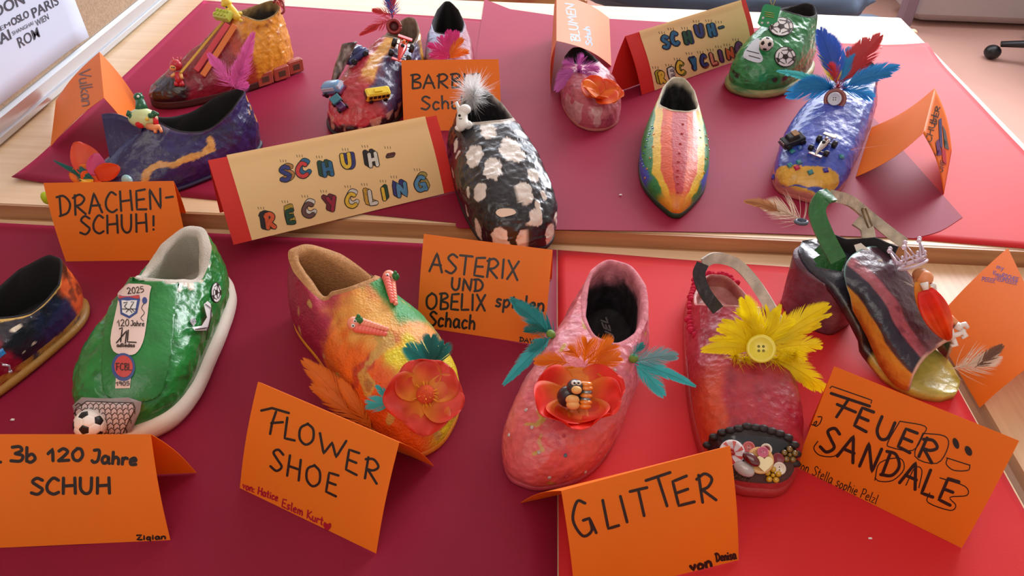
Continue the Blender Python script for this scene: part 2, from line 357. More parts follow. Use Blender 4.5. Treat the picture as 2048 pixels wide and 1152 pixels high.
# ---------------------------------------------------------------- folded cards
def bvh_of(V, Fc): return BVHTree.FromPolygons([tuple(v) for v in V], [tuple(f) for f in Fc])
def hit(bv, px, py):
    r = nrm(ray(px, py)); h = bv.ray_cast(Vector(CP), Vector(r))
    if h[0] is None:
        # nearest point to the ray at the surface's depth
        q = bv.find_nearest(Vector(CP + r * .8)); 
        for _ in range(6):
            d_ = (np.array(q[0]) - CP) @ r; q = bv.find_nearest(Vector(CP + r * d_))
        return np.array(q[0]), np.array(q[1]) * (1 if np.dot(np.array(q[1]), r) < 0 else -1), False
    nn = np.array(h[1]); 
    if np.dot(nn, r) > 0: nn = -nn
    return np.array(h[0]), nn, True
def poly_px(bv, poly, m, name, parent, lift=.0009, step=6, label=None, cols=None, quiet=True):
    """flat print: a polygon given in picture coordinates laid onto a real surface"""
    poly = np.asarray(poly, float); n = len(poly); pts = [Vector(p) for p in poly]
    x0, y0 = poly.min(0); x1, y1 = poly.max(0)
    def inside(x, y):
        c = False; j = n - 1
        for i in range(n):
            xi, yi = poly[i]; xj, yj = poly[j]
            if (yi > y) != (yj > y) and x < (xj - xi) * (y - yi) / (yj - yi + 1e-12) + xi: c = not c
            j = i
        return c
    for y in np.arange(y0 + step / 2, y1, step):
        for x in np.arange(x0 + step / 2, x1, step):
            if inside(x, y): pts.append(Vector((x, y)))
    r = delaunay_2d_cdt(pts, [], [list(range(n))], 1, 1e-5); V = []
    for v in r[0]:
        p, nn, ok = hit(bv, v[0], v[1]); V.append(p + nn * lift)
    Fc = []
    for f in r[2]:
        f = list(f); a, b, c = V[f[0]], V[f[1]], V[f[2]]
        Fc.append(f if np.dot(np.cross(b - a, c - a), CP - a) > 0 else f[::-1])
    if not Fc: return None
    return mk(name, V, Fc, m, parent, True, label=label)
def ribbon(bv, lines, w, lift=.0006, V=None, Fc=None, step=5):
    V = [] if V is None else V; Fc = [] if Fc is None else Fc
    for ln in lines:
        ln = np.asarray(ln, float)
        if len(ln) < 2: continue
        o = [ln[0]]
        for a, b in zip(ln, ln[1:]):
            L = np.linalg.norm(b - a); k = max(1, int(L / step))
            for i in range(1, k + 1): o.append(a + (b - a) * i / k)
        o = np.array(o); t = np.gradient(o, axis=0); t /= (np.linalg.norm(t, axis=1)[:, None] + 1e-9); nn = np.stack([-t[:, 1], t[:, 0]], 1)
        o = np.vstack([o[0] - t[0] * w * .35, o, o[-1] + t[-1] * w * .35]); nn = np.vstack([nn[0], nn, nn[-1]]); m_ = len(o)
        ww = np.full(m_, w / 2); ww[0] = ww[-1] = w * .25; s = len(V)
        for i in range(m_):
            for sg in (-1, 1):
                q = o[i] + nn[i] * ww[i] * sg; p, nr, ok = hit(bv, q[0], q[1]); V.append(p + nr * lift)
        for i in range(m_ - 1): Fc.append([s + 2 * i, s + 2 * i + 1, s + 2 * i + 3, s + 2 * i + 2])
    return V, Fc
def lines_px(bv, lines, w, m, name, parent, lift=.0006, label=None):
    if name in ('outline_drawing',) and len(lines) > 1:
        for l in lines: lines_px(bv, [l], w, m, name, parent, lift)
        return
    V, Fc = ribbon(bv, lines, w, lift)
    if Fc: return mk(name, V, Fc, m, parent, True, label=label)
_pl = np.array([(-.3, .78, BT), (.8, .78, BT), (.8, 1.95, BT), (-.3, 1.95, BT)]); _pb = bvh_of(_pl, [(0, 1, 2, 3)])
ms_ = poly_px(_pb, crom([(914, 440), (912, 455), (924, 459)], 4).tolist() + [(1200, 463), (1500, 468), (1700, 475), (1828, 479)] + crom([(1828, 479), (1880, 464), (1924, 437)], 4).tolist()[1:] + [(1835, 336), (1739, 229), (1640, 110), (1600, 64), (1400, 50), (1110, 33), (1020, 20), (969, 0), (951, 122), (932, 290)], M_burg, 'paper_sheet', None, .0020, 30, 'burgundy paper sheet in the middle of the back table under the pointed shoe')
ms_.data.polygons.foreach_set('use_smooth', np.zeros(len(ms_.data.polygons), bool)); ms_['category'] = 'paper sheet'; ms_.modifiers.new('t', 'SOLIDIFY').thickness = .0006
# stroke alphabet: unit box, x right, y up; 'c' lists are smoothed
G = {
'A': [.75, [(0, 0), (.33, 1), (.7, 0)], [(.1, .38), (.62, .38)]],
'B': [.62, [(.12, 1), (.1, 0)], ['c', (0, .95), (.4, 1), (.55, .78), (.12, .52), (.55, .4), (.55, .08), (.1, 0)]],
'C': [.66, ['c', (.62, .85), (.35, 1), (.06, .6), (.08, .2), (.35, 0), (.62, .12)]],
'D': [.7, [(.12, 1), (.12, 0)], ['c', (-.05, .95), (.35, .98), (.65, .6), (.5, .15), (.05, 0)]],
'E': [.6, [(.58, 1), (.1, .95), (.06, .03), (.58, 0)], [(.08, .5), (.5, .52)]],
'F': [.6, [(.1, 0), (.1, 1)], [(-.05, 1), (.62, 1)], [(.1, .5), (.5, .52)]],
'G': [.75, ['c', (.65, .88), (.4, 1), (.06, .55), (.2, .05), (.55, .1), (.62, .42)], [(.38, .45), (.62, .45), (.68, 0)]],
'H': [.68, [(.05, 1), (.03, 0)], [(.6, 1), (.62, 0)], [(.03, .48), (.62, .52)]],
'I': [.25, [(.1, 1), (.12, 0)]], 'J': [.5, ['c', (.1, 1), (.45, 1), (.4, .2), (.15, 0), (.0, .15)]],
'K': [.6, [(.05, 1), (.05, 0)], [(.55, 1), (.08, .45), (.6, 0)]], 'L': [.55, [(.06, 1), (.05, 0), (.55, .03)]],
'M': [.85, [(.02, 0), (.12, 1), (.4, .35), (.68, 1), (.8, 0)]], 'N': [.72, [(.05, 0), (.08, 1), (.6, 0), (.65, 1)]],
'O': [.78, ['c', (.4, 1), (.06, .7), (.08, .2), (.4, 0), (.7, .3), (.66, .8), (.35, 1)]],
'P': [.6, [(.08, 1), (.06, 0)], ['c', (0, .92), (.4, 1), (.55, .75), (.4, .5), (.08, .45)]],
'R': [.66, [(.1, 1), (.06, 0)], ['c', (-.02, .85), (.35, 1), (.6, .78), (.4, .52), (.1, .45)], [(.12, .47), (.62, 0)]],
'S': [.62, ['c', (.6, .86), (.32, 1), (.1, .78), (.35, .52), (.58, .28), (.35, 0), (.02, .1)]],
'T': [.7, [(-.02, 1), (.7, 1)], [(.33, 1), (.32, 0)]], 'U': [.7, ['c', (.05, 1), (.06, .3), (.3, 0), (.55, .2), (.6, 1)]],
'V': [.6, [(0, 1), (.3, 0), (.6, 1)]], 'W': [1.0, [(0, 1), (.22, 0), (.48, .7), (.68, 0), (.98, 1)]], 'X': [.6, [(0, 1), (.6, 0)], [(.58, 1), (.02, 0)]],
'Y': [.6, [(0, 1), (.3, .5)], [(.6, 1), (.25, 0)]], 'Z': [.6, [(.02, 1), (.58, 1), (.02, 0), (.6, 0)]], 'Q': [.78, ['c', (.4, 1), (.06, .7), (.08, .2), (.4, 0), (.7, .3), (.66, .8), (.35, 1)], [(.45, .25), (.5, .1)]],
'-': [.5, [(.05, .5), (.45, .52)]], '!': [.25, [(.12, 1), (.12, .3)], [(.12, .06), (.12, 0)]], '.': [.2, [(.08, .03), (.1, 0)]], ':': [.2, [(.08, .45), (.08, .4)], [(.08, .05), (.08, 0)]], ' ': [.35],
'0': [.6, ['c', (.3, 1), (.04, .6), (.1, .1), (.35, 0), (.55, .4), (.48, .9), (.25, 1)]], '1': [.4, [(.02, .6), (.28, 1), (.28, 0)]], '2': [.6, ['c', (.05, .8), (.3, 1), (.52, .75), (.3, .35), (.02, 0)], [(.02, 0), (.58, .03)]],
'3': [.58, ['c', (.05, .95), (.4, 1), (.5, .75), (.2, .53)], ['c', (.2, .53), (.55, .4), (.45, .05), (0, .05)]], '5': [.58, [(.5, 1), (.1, 1), (.08, .55)], ['c', (.08, .55), (.45, .6), (.5, .2), (.05, 0)]],
'9': [.55, ['c', (.5, .8), (.25, 1), (.05, .75), (.25, .5), (.5, .75), (.48, .3), (.4, 0)]], '6': [.55, ['c', (.45, 1), (.1, .5), (.15, .02), (.45, .1), (.45, .45), (.1, .4)]],
'a': [.55, ['c', (.45, .5), (.2, .6), (.03, .3), (.15, 0), (.4, .15), (.45, .55)], [(.45, .55), (.47, .05), (.55, 0)]], 'b': [.52, [(.06, 1), (.06, .05)], ['c', (.06, .35), (.3, .55), (.45, .25), (.25, 0), (.06, .1)]],
'c': [.45, ['c', (.42, .5), (.2, .58), (.04, .3), (.15, 0), (.42, .08)]], 'd': [.52, ['c', (.42, .45), (.2, .55), (.03, .25), (.15, 0), (.42, .12)], [(.44, 1), (.44, 0)]],
'e': [.48, ['c', (.05, .3), (.4, .36), (.3, .58), (.06, .4), (.1, .04), (.44, .06)]], 'h': [.5, [(.05, 1), (.05, 0)], ['c', (.05, .35), (.25, .58), (.42, .4), (.43, 0)]], 'i': [.2, [(.08, .55), (.09, 0)], [(.09, .8), (.1, .84)]],
'k': [.45, [(.05, 1), (.05, 0)], [(.4, .55), (.06, .25), (.42, 0)]], 'l': [.2, [(.08, 1), (.08, .05), (.16, 0)]], 'm': [.75, [(.04, .55), (.04, 0)], ['c', (.04, .35), (.2, .58), (.34, .4), (.34, 0)], ['c', (.34, .35), (.52, .58), (.66, .4), (.68, 0)]],
'n': [.5, [(.04, .55), (.04, 0)], ['c', (.04, .35), (.24, .58), (.42, .42), (.43, 0)]], 'o': [.5, ['c', (.24, .56), (.04, .35), (.1, .02), (.35, .04), (.44, .35), (.22, .56)]], 'p': [.5, [(.05, .55), (.04, -.4)], ['c', (.05, .4), (.3, .58), (.45, .3), (.25, 0), (.05, .08)]],
'q': [.5, ['c', (.42, .5), (.18, .55), (.04, .28), (.18, 0), (.42, .15)], [(.43, .52), (.42, -.4)]], 'r': [.38, [(.05, .55), (.05, 0)], ['c', (.05, .3), (.2, .55), (.38, .5)]], 's': [.42, ['c', (.38, .52), (.15, .56), (.1, .35), (.34, .2), (.25, 0), (.02, .04)]],
't': [.38, [(.16, .9), (.16, .08), (.3, 0)], [(.0, .58), (.34, .6)]], 'u': [.5, ['c', (.05, .55), (.06, .1), (.25, 0), (.42, .2)], [(.42, .55), (.44, 0)]], 'v': [.42, [(.02, .55), (.2, 0), (.4, .55)]], 'w': [.65, [(0, .55), (.16, 0), (.32, .45), (.46, 0), (.62, .55)]], 'y': [.45, [(.02, .55), (.22, .05)], [(.42, .55), (.1, -.4)]], 'z': [.45, [(.04, .54), (.4, .54), (.03, 0), (.42, .02)]]}
def text_px(s, p0, p1, h, slant=0.0, sp=.14, upv=None, jit=.02):
    """handwriting: list of polylines; p0..p1 the baseline in picture pixels, h cap height in pixels, upv unit up direction"""
    p0 = np.array(p0, float); p1 = np.array(p1, float); tot = sum(G[c][0] + sp for c in s) - sp; d = (p1 - p0)
    u = np.array(upv, float) if upv is not None else nrm(np.array([d[1], -d[0]])); out = []; x = 0
    for c in s:
        jy = random.uniform(-jit, jit)
        for st_ in G[c][1:]:
            cv = st_[0] == 'c'; pts = np.array(st_[1:] if cv else st_, float)
            if cv: pts = crom(pts, 5)
            out.append([p0 + d * (x + q[0]) / tot + u * h * (q[1] + jy) + slant * h * q[1] * nrm(d) for q in pts])
        x += G[c][0] + sp
    return out
def tent(name, r0, r1, b1, b0, z, m, label, zr=None, bow=.003, back=True, cat='card', group=None, asp=None, bow2=None, bo=2.0):
    """folded card: ridge r0-r1, bottom b0-b1 in picture px standing on height z. returns obj, bvh(front), S(u,v)"""
    B0 = P(*b0, z); B1 = P(*b1, z)
    if zr is None:
        w = np.linalg.norm(B0 - B1); lo, hi = .02, .2
        for _ in range(30):
            mid = (lo + hi) / 2
            if np.linalg.norm(P(*r0, z + mid) - P(*r1, z + mid)) > w: lo = mid
            else: hi = mid
        zr = lo
    R0 = P(*r0, z + zr); R1 = P(*r1, z + zr)
    fn = nrm(np.cross(R1 - R0, B0 - R0)); fn = fn if np.dot(fn, CP - R0) > 0 else -fn
    def S(u, v, off=0.):
        a = R0 + (R1 - R0) * u; b = B0 + (B1 - B0) * u
        return a + (b - a) * v + fn * (bow * math.sin(math.pi * v) + off)
    nu, nv = 16, 16; V = [S(i / nu, j / nv) for j in range(nv + 1) for i in range(nu + 1)]
    Fc = [[j * (nu + 1) + i, j * (nu + 1) + i + 1, (j + 1) * (nu + 1) + i + 1, (j + 1) * (nu + 1) + i] for j in range(nv) for i in range(nu)]
    bv = bvh_of(V, Fc); bw = bow if bow2 is None else bow2
    if back:
        k = len(V); off = np.array([*(R0 + R1 - B0 - B1)[:2], 0]) / 2; bn_ = nrm([fn[0] * -1, fn[1] * -1, abs(fn[2])])
        off0 = off * bo
        for j in range(1, nv + 1):
            for i in range(nu + 1):
                u = i / nu; v = j / nv; a = R0 + (R1 - R0) * u; b = B0 + (B1 - B0) * u + off0; V.append(a + (b - a) * v + bn_ * bw * math.sin(math.pi * v))
        rows = [list(range(nu + 1))] + [[k + j * (nu + 1) + i for i in range(nu + 1)] for j in range(nv)]
        Fc += [[r[i + 1], r[i], q[i], q[i + 1]] for r, q in zip(rows, rows[1:]) for i in range(nu)]
    V = np.array(V); ez = .0026 if z > T + .01 else .0018; V[:, 2] += ez
    o = mk(name, V, Fc, m, None, True, label=label, cat=cat, group=group)
    md = o.modifiers.new('t', 'SOLIDIFY'); md.thickness = .0004; md.offset = -1
    es = o.modifiers.new('e', 'EDGE_SPLIT'); es.split_angle = math.radians(40)
    V2 = V[:(nu + 1) * (nv + 1)]
    return o, bvh_of(V2, [f for f in Fc if max(f) < len(V2)]), lambda u, v, off=0.: S(u, v, off) + np.array([0, 0, ez])
def write(o, bv, items, m, w): 
    for it in items: lines_px(bv, text_px(*it[:4], **(it[4] if len(it) > 4 else {})), w, m, 'lettering', o)
# DRACHENSCHUH
o, bv, S = tent('name_card', (88, 369), (348, 365), (385, 522), (133, 525), T, M_orange, 'orange folded card reading DRACHEN-SCHUH in front of the dark blue slip-on')
write(o, bv, [('DRACHEN-', (118, 432), (350, 414), 40), ('SCHUH', (160, 468), (296, 463), 36), ('!', (303, 460), (312, 460), 28)], M_ink, 4.5)
# BARBIE card
o, bv, S = tent('name_card', (803, 124), (997, 122), (1004, 262), (808, 266), BT, M_orange, 'orange folded card reading BARB, half hidden behind the black and white shoe')
write(o, bv, [('BARBIE', (822, 177), (958, 176), 28), ('Schuh', (842, 220), (938, 216), 26)], M_ink, 4)
# 3b 120 Jahre
o, bv, S = tent('name_card', (-75, 872), (303, 872), (342, 1082), (-75, 1101), T, M_orange, 'orange folded card reading 3b 120 Jahre SCHUH at the lower left', zr=.085, bo=1.5)
write(o, bv, [('l.', (-14, 924), (6, 924), 30), ('3b', (22, 923), (74, 924), 30, dict(sp=.1)), ('120', (96, 922), (168, 920), 24), ('Jahre', (184, 924), (274, 930), 24), ('SCHUH', (62, 988), (222, 986), 32)], M_ink, 6.5)
write(o, bv, [('Ziqian', (274, 1079), (332, 1077), 9)], M_ink, 3.6)
# FLOWER SHOE
o, bv, S = tent('name_card', (517, 767), (799, 888), (753, 1109), (481, 978), T, M_orange, 'orange folded card reading FLOWER SHOE in front of the rainbow sneaker with worms')
FU = nrm(np.array([.12, -1.0]))
lines_px(bv, [[(523, 821), (545, 816), (579, 826)], [(553, 823), (545, 846), (541, 868)], [(543, 846), (567, 844)]], 5, M_ink, 'lettering', o)
write(o, bv, [('LO', (568, 876), (628, 893), 42, dict(upv=FU)), ('W', (636, 904), (690, 920), 38, dict(upv=FU)), ('ER', (690, 938), (756, 968), 44, dict(upv=FU, sp=.3)), ('SHOE', (540, 936), (674, 992), 42, dict(upv=FU, sp=.25))], M_ink, 5)
write(o, bv, [('von: Hatice', (486, 976), (556, 1002), 14, dict(upv=FU)), ('Eslem Kurt', (564, 1012), (646, 1050), 16, dict(upv=FU))], M_inkr, 3)
poly_px(bv, crom([(655, 1061), (648, 1051), (650, 1043), (656, 1047), (662, 1045), (663, 1053)], 4, True), M_inkr, 'heart_mark', o, step=4)
# ASTERIX UND OBELIX
o, bv, S = tent('name_card', (848, 471), (1105, 503), (1088, 694), (835, 655), T, M_orange, 'orange folded card with four handwritten lines ending in Schach, below the cow-spotted shoe')
write(o, bv, [('ASTERIX', (859, 542), (1035, 560), 38, dict(sp=.12)), ('UND', (902, 579), (966, 584), 24), ('OBELIX', (852, 617), (970, 622), 32), ('spielen', (991, 612), (1088, 622), 26), ('Schach', (857, 650), (950, 658), 28)], M_ink, 4.6)
write(o, bv, [('DAVID', (1039, 682), (1080, 689), 8)], M_ink, 2.6)
# GLITTER
o, bv, S = tent('name_card', (1122, 985), (1459, 895), (1476, 1122), (1150, 1203), T, M_orange, 'orange folded card reading GLITTER below the pink shoe', bo=2.5)
write(o, bv, [('G', (1155, 1078), (1196, 1064), 72, dict(sp=0)), ('L', (1214, 1057), (1238, 1052), 58, dict(sp=0)), ('I', (1250, 1045), (1258, 1043), 54), ('T', (1272, 1034), (1306, 1026), 54), ('T', (1312, 1020), (1360, 1004), 62), ('E', (1354, 1014), (1390, 1003), 54), ('R', (1402, 1006), (1434, 1000), 56)], M_ink, 6)
write(o, bv, [('von', (1382, 1142), (1424, 1132), 20)], M_ink, 6)
write(o, bv, [('Denisa', (1432, 1122), (1472, 1116), 16)], M_ink, 4)
# FEUERSANDALE
o, bv, S = tent('name_card', (1667, 736), (2036, 885), (1922, 1098), (1590, 935), T, M_orange, 'orange folded card reading FEUER SANDALE with a smiley at the lower right')
FU = nrm(np.array([.38, -1.0]))
lines_px(bv, [[(1662, 786), (1740, 812)], [(1698, 797), (1673, 834)], [(1674, 808), (1712, 824)]], 6, M_ink, 'lettering', o)
write(o, bv, [('EUER', (1706, 850), (1866, 926), 42, dict(upv=FU, sp=.28)), ('SANDALE', (1638, 896), (1902, 1010), 50, dict(upv=FU, sp=.2))], M_ink, 6.5)
write(o, bv, [('von Stella sophie Pelzl', (1594, 935), (1752, 1008), 19, dict(upv=FU, sp=.12))], M_ink, 1.8)
lines_px(bv, [crom([(1895, 916), (1893, 928), (1908, 940), (1936, 940), (1940, 929)], 4), [(1893, 915), (1940, 930)], crom([(1636, 833), (1644, 834), (1640, 846), (1632, 852), (1628, 846), (1634, 842), (1630, 850), (1620, 848), (1616, 858), (1608, 866)], 4),
                [(1660, 776), (1664, 772), (1744, 800), (1742, 806)], crom([(1636, 882), (1628, 896), (1640, 910), (1668, 912), (1684, 898)], 4), crom([(1800, 842), (1850, 852), (1846, 870), (1826, 900), (1782, 894), (1776, 884), (1800, 842)], 4), crom([(1846, 866), (1890, 872), (1896, 894), (1874, 926), (1830, 912), (1846, 866)], 4),
                crom([(1750, 960), (1760, 925), (1800, 916), (1808, 938), (1786, 960), (1760, 962), (1750, 955)], 4), crom([(1880, 955), (1930, 972), (1934, 990), (1900, 994), (1912, 1010), (1900, 1020), (1856, 1004), (1860, 985)], 4), crom([(1812, 970), (1830, 935), (1844, 940), (1838, 975)], 4)], 2.2, M_ink, 'outline_drawing', o)
for c, r in (((1912, 886), (6, 11)), ((1937, 901), (7, 10))):
    poly_px(bv, [(c[0] + r[0] * math.cos(a) + 3 * math.sin(a), c[1] + r[1] * math.sin(a)) for a in np.linspace(0, 2 * math.pi, 14, endpoint=False)], M_ink, 'eye_mark', o, step=5)
# Vulkan
o, bv, S = tent('name_card', (209, 199), (200, 107), (113, 204), (102, 297), BT, M_orange, 'orange folded card reading Vulkan beside the cork board', zr=.085, bow=.004, bo=1.35)
write(o, bv, [('Vulkan', (157, 142), (165, 214), 24, dict(upv=(1, -.15), sp=.05))], mat('grey_pencil', (120, 75, 60), .5), 2.4)
# Blumen
o, bv, S = tent('name_card', (1113, 85), (1113, -8), (1218, 39), (1222, 135), BT, mat('pale_orange_card', (250, 160, 112), .55, transl=.3), 'pale orange card reading BLUMEN Schuh behind the pink feathered shoe', zr=.085, bow=.008, bo=1.0)
write(o, bv, [('BLUMEN', (1160, 84), (1148, 8), 18, dict(sp=.05, upv=(-1, -.1))), ('Schuh', (1184, 92), (1178, 54), 12, dict(sp=.05, upv=(-1, -.1)))], M_inkb, 2.6)
# right tent
o, bv, S = tent('name_card', (1868, 180), (1845, 270), (1711, 357), (1742, 258), BT, M_orange, 'orange folded card standing side-on at the right of the back table', zr=.088, bow=-.006, back=False)
R0, R1 = S(0, 0), S(1, 0); q0, q1 = P(1903, 303, BT), P(1887, 390, BT); V = []
for j in range(13):
    for i in range(13):
        u, v = i / 12, j / 12; a = R0 + (R1 - R0) * u; b = q0 + (q1 - q0) * u; V.append(a + (b - a) * v + np.array([.004, 0, .003]) * math.sin(math.pi * v) + np.array([0, 0, .0012 * v]))
Fc = [[j * 13 + i, j * 13 + i + 1, (j + 1) * 13 + i + 1, (j + 1) * 13 + i] for j in range(12) for i in range(12)]
pp = mk('right_panel', V, Fc, M_orange, o); bv2 = bvh_of(V, Fc); md = pp.modifiers.new('t', 'SOLIDIFY'); md.thickness = .0004
write(pp, bv2, [('SCHUH', (1858, 298), (1874, 232), 12, dict(upv=(-.95, -.3), sp=.1)), ('DER', (1872, 250), (1880, 214), 9, dict(upv=(-.95, -.3), sp=.1)), ('KRE', (1868, 330), (1873, 306), 9, dict(upv=(-1, -.2))), ('ONE', (1884, 345), (1890, 322), 9, dict(upv=(-1, -.2)))], M_ink, 1.8)
for pl, c in (([(1876, 240), (1882, 236), (1884, 300), (1878, 290)], (40, 50, 110)), ([(1870, 285), (1876, 278), (1882, 310), (1874, 312)], (90, 30, 100)), ([(1882, 296), (1890, 300), (1892, 330), (1884, 322)], (190, 20, 50)), ([(1884, 250), (1890, 262), (1897, 300), (1888, 296)], (70, 90, 90))):
    poly_px(bv2, pl, mat('crayon_%d_%d' % (c[0], c[1]), c, .6), 'crayon_patch', pp, step=6)
# card on the neighbouring table
o, bv, S = tent('name_card', (2014, 499), (2110, 700), (1958, 818), (1862, 652), T - .002, M_orange, 'large plain orange folded card on the bare table at the right edge', zr=.08, bow=.003)
write(o, bv, [('my', (1993, 537), (2007, 540), 10), ('Kimmosschee', (1986, 556), (2036, 566), 10, dict(sp=.02)), ('neue', (1964, 562), (1990, 566), 9), ('meuperer', (1990, 560), (2034, 570), 9)] if False else [('my', (1993, 537), (2007, 541), 9), ('KuuuRSCHEE', (1986, 549), (2036, 564), 8, dict(sp=.02)), ('PEEEE', (1964, 562), (1990, 566), 8), ('NEUPEEEEE', (1990, 561), (2034, 570), 8)], M_inkp, 1.6)
# ---- title signs
def sign(nm, r0, r1, b1, b0, label, ua, ub, letters, zr=None):
    o, bv, S = tent('title_sign', r0, r1, b1, b0, BT, M_redcard, label, bow=.004, cat='sign', zr=zr, bo=1.4)
    n = 20; V = [S(ua + (ub - ua) * i / n, -.02 + 1.02 * j / n, .0008 + (.001 if j < 2 else 0)) for j in range(n + 1) for i in range(n + 1)]
    Fc = [[j * (n + 1) + i, j * (n + 1) + i + 1, (j + 1) * (n + 1) + i + 1, (j + 1) * (n + 1) + i] for j in range(n) for i in range(n)]
    cp = mk('cream_panel', V, Fc, M_cream, o, label='cream paper panel with drawn block letters'); cbv = bvh_of(V, Fc)
    for (ch, x, y, w, h, rot, fc, sd, ex, ey) in letters:
        c, s_ = math.cos(math.radians(rot)), math.sin(math.radians(rot)); lw = h * .24; Ls = []
        gw = G[ch][0] if ch != '-' else .5
        for st_ in G[ch][1:]:
            cv = st_[0] == 'c'; pts = np.array(st_[1:] if cv else st_, float)
            if cv: pts = crom(pts, 5)
            Q = []
            for q in pts:
                X = (q[0] / gw) * (w - lw) + lw / 2; Y = q[1] * (h - lw) + lw / 2
                Q.append((x + X * c + Y * s_, y + X * s_ - Y * c))
            Ls.append(Q)
        mf = mat('felt_pen_%d_%d_%d' % fc, fc, .6, var=.25, vscale=300); msd = mat('felt_pen_%d_%d_%d' % sd, sd, .6, var=.4, vscale=400)
        off = [np.array(l) + np.array([ex, ey]) for l in Ls]; mids = []
        for k in range(0, 4): mids += [np.array(l) + np.array([ex, ey]) * k / 3 for l in Ls]
        V1, F1 = ribbon(cbv, mids, lw + 2.6, .0003); mk('letter_outline', V1, F1, M_ink, cp)
        V1, F1 = ribbon(cbv, [np.array(l) + np.array([ex, ey]) * k / 3 for l in Ls for k in (1, 2, 3)], lw - .4, .0005); mk('letter_side', V1, F1, msd, cp)
        V1, F1 = ribbon(cbv, Ls, lw + 1.6, .0007); mk('letter_outline', V1, F1, M_ink, cp)
        V1, F1 = ribbon(cbv, Ls, lw - 1.2, .0009); mk('letter_face', V1, F1, mf, cp)
        top = np.array([x + w * .3 * c + (h + 4) * s_, y + w * .3 * s_ - (h + 4) * c]) + np.array([ex, ey])
        tk = [[top + np.array([d_, 0]), top + np.array([d_ - 1.2 + d_ * .12, -4.5])] for d_ in (-5, 0, 5)]
        lines_px(cbv, tk, .9, M_ink, 'shine_mark', cp, lift=.0005)
    return o
K_, RD, BLu, GR, YL, WH, NV, OR_, BR_, LB, PU = (38, 32, 36), (215, 60, 60), (45, 110, 155), (30, 80, 55), (235, 195, 60), (225, 222, 210), (55, 60, 130), (225, 95, 50), (110, 75, 70), (90, 150, 190), (110, 50, 120)
def zz(x, y): return 400 + x / 3.657, 220 + y / 3.657
L1 = []
for ch, x, y, w, h, fc, sd, ex, ey in (('S', 583, 535, 100, 125, NV, (200, 140, 70), 6, -3), ('C', 705, 510, 105, 125, RD, BLu, 5, -6), ('H', 900, 500, 90, 120, BLu, GR, -8, -3), ('U', 1035, 440, 95, 125, YL, NV, 7, 0), ('H', 1235, 430, 85, 120, WH, K_, -8, -5), ('-', 1358, 375, 75, 60, BR_, (120, 40, 40), 2, -4),
                             ('R', 480, 885, 90, 135, OR_, K_, -9, -2), ('E', 630, 845, 80, 120, GR, (200, 170, 50), -2, -8), ('C', 750, 800, 105, 120, BR_, WH, 3, -6), ('Y', 935, 755, 80, 125, (160, 30, 60), (120, 30, 50), -8, -3), ('C', 1065, 728, 100, 120, YL, WH, 3, -6),
                             ('L', 1235, 705, 75, 125, WH, (215, 165, 60), -8, -3), ('I', 1330, 672, 45, 110, YL, GR, 5, -5), ('N', 1440, 650, 95, 120, LB, NV, -7, -4), ('G', 1570, 610, 110, 125, LB, (190, 170, 90), 3, -6)):
    X, Y = zz(x, y); L1.append((ch, X, Y, w / 3.657, h / 3.657, -10, fc, sd, ex, ey))
sign('a', (417, 325), (873, 235), (910, 385), (468, 493), 'cream and red sign reading SCHUH-RECYCLING on the left, leaning over the table edge', .075, .945, L1)
def z3(x, y): return 1080 + x / 3.303, y / 3.303
L2 = []
for ch, x, y, w, h, fc, sd, ex, ey in (('S', 808, 330, 60, 95, BLu, NV, 2, 1), ('C', 868, 310, 62, 100, BLu, NV, 2, 1), ('H', 955, 300, 60, 95, GR, NV, 3, 1), ('U', 1030, 255, 65, 95, NV, BR_, 3, 1), ('H', 1115, 250, 55, 95, BLu, NV, 3, 1), ('-', 1175, 205, 50, 40, BLu, NV, 1, 1),
                             ('R', 790, 560, 50, 90, YL, (190, 180, 40), -5, -1), ('E', 850, 530, 50, 85, WH, (200, 200, 200), 3, 2), ('C', 905, 500, 60, 95, YL, (150, 150, 50), 3, 2), ('Y', 1005, 475, 45, 95, BLu, NV, -2, -2), ('C', 1065, 450, 55, 90, NV, OR_, 1, 2),
                             ('L', 1130, 435, 50, 90, (240, 140, 120), RD, 2, 2), ('I', 1190, 415, 25, 90, PU, NV, 2, 1), ('N', 1235, 400, 60, 85, OR_, BR_, 2, 1), ('G', 1295, 375, 60, 95, PU, NV, 2, 1)):
    X, Y = z3(x, y); L2.append((ch, X, Y, w / 3.303, h / 3.303, -14, fc, sd, ex, ey))
sign('b', (1250, 76), (1490, 2), (1513, 108), (1283, 193), 'cream and red sign reading SCHUH-RECYCLING between the pink shoe and the green boot', .10, .955, L2, zr=.1)
# ---------------------------------------------------------------- shoe builder
def interp(tab, t):
    tab = np.asarray(tab, float); out = []
    x = tab[:, 0]
    for k in range(1, tab.shape[1]):
        # smooth (pchip-like through cosine blend is too flat): use dense Catmull-Rom
        c = crom(np.stack([x, tab[:, k]], 1), 10); xs = np.maximum.accumulate(c[:, 0]); out.append(np.interp(t, xs, c[:, 1]))
    return out if len(out) > 1 else out[0]
NP, NS = 400, 104
M_linv = mat('painted_worn_lining', rough=.75, vert=True, bump=.5, bscale=260, var=.2, vscale=120)
def lay(A, Bp, zb):
    A = np.array(A, float); Bp = np.array(Bp, float); L = np.linalg.norm(Bp[:2] - A[:2]); u = (Bp - A)[:2] / L
    ux = np.array([u[0], u[1], 0]); uy = np.array([-u[1], u[0], 0])
    return L, (lambda q: np.array([A[0], A[1], zb]) + q[..., :1] * ux + q[..., 1:2] * uy + q[..., 2:3] * np.array([0, 0, 1.])), ux, uy
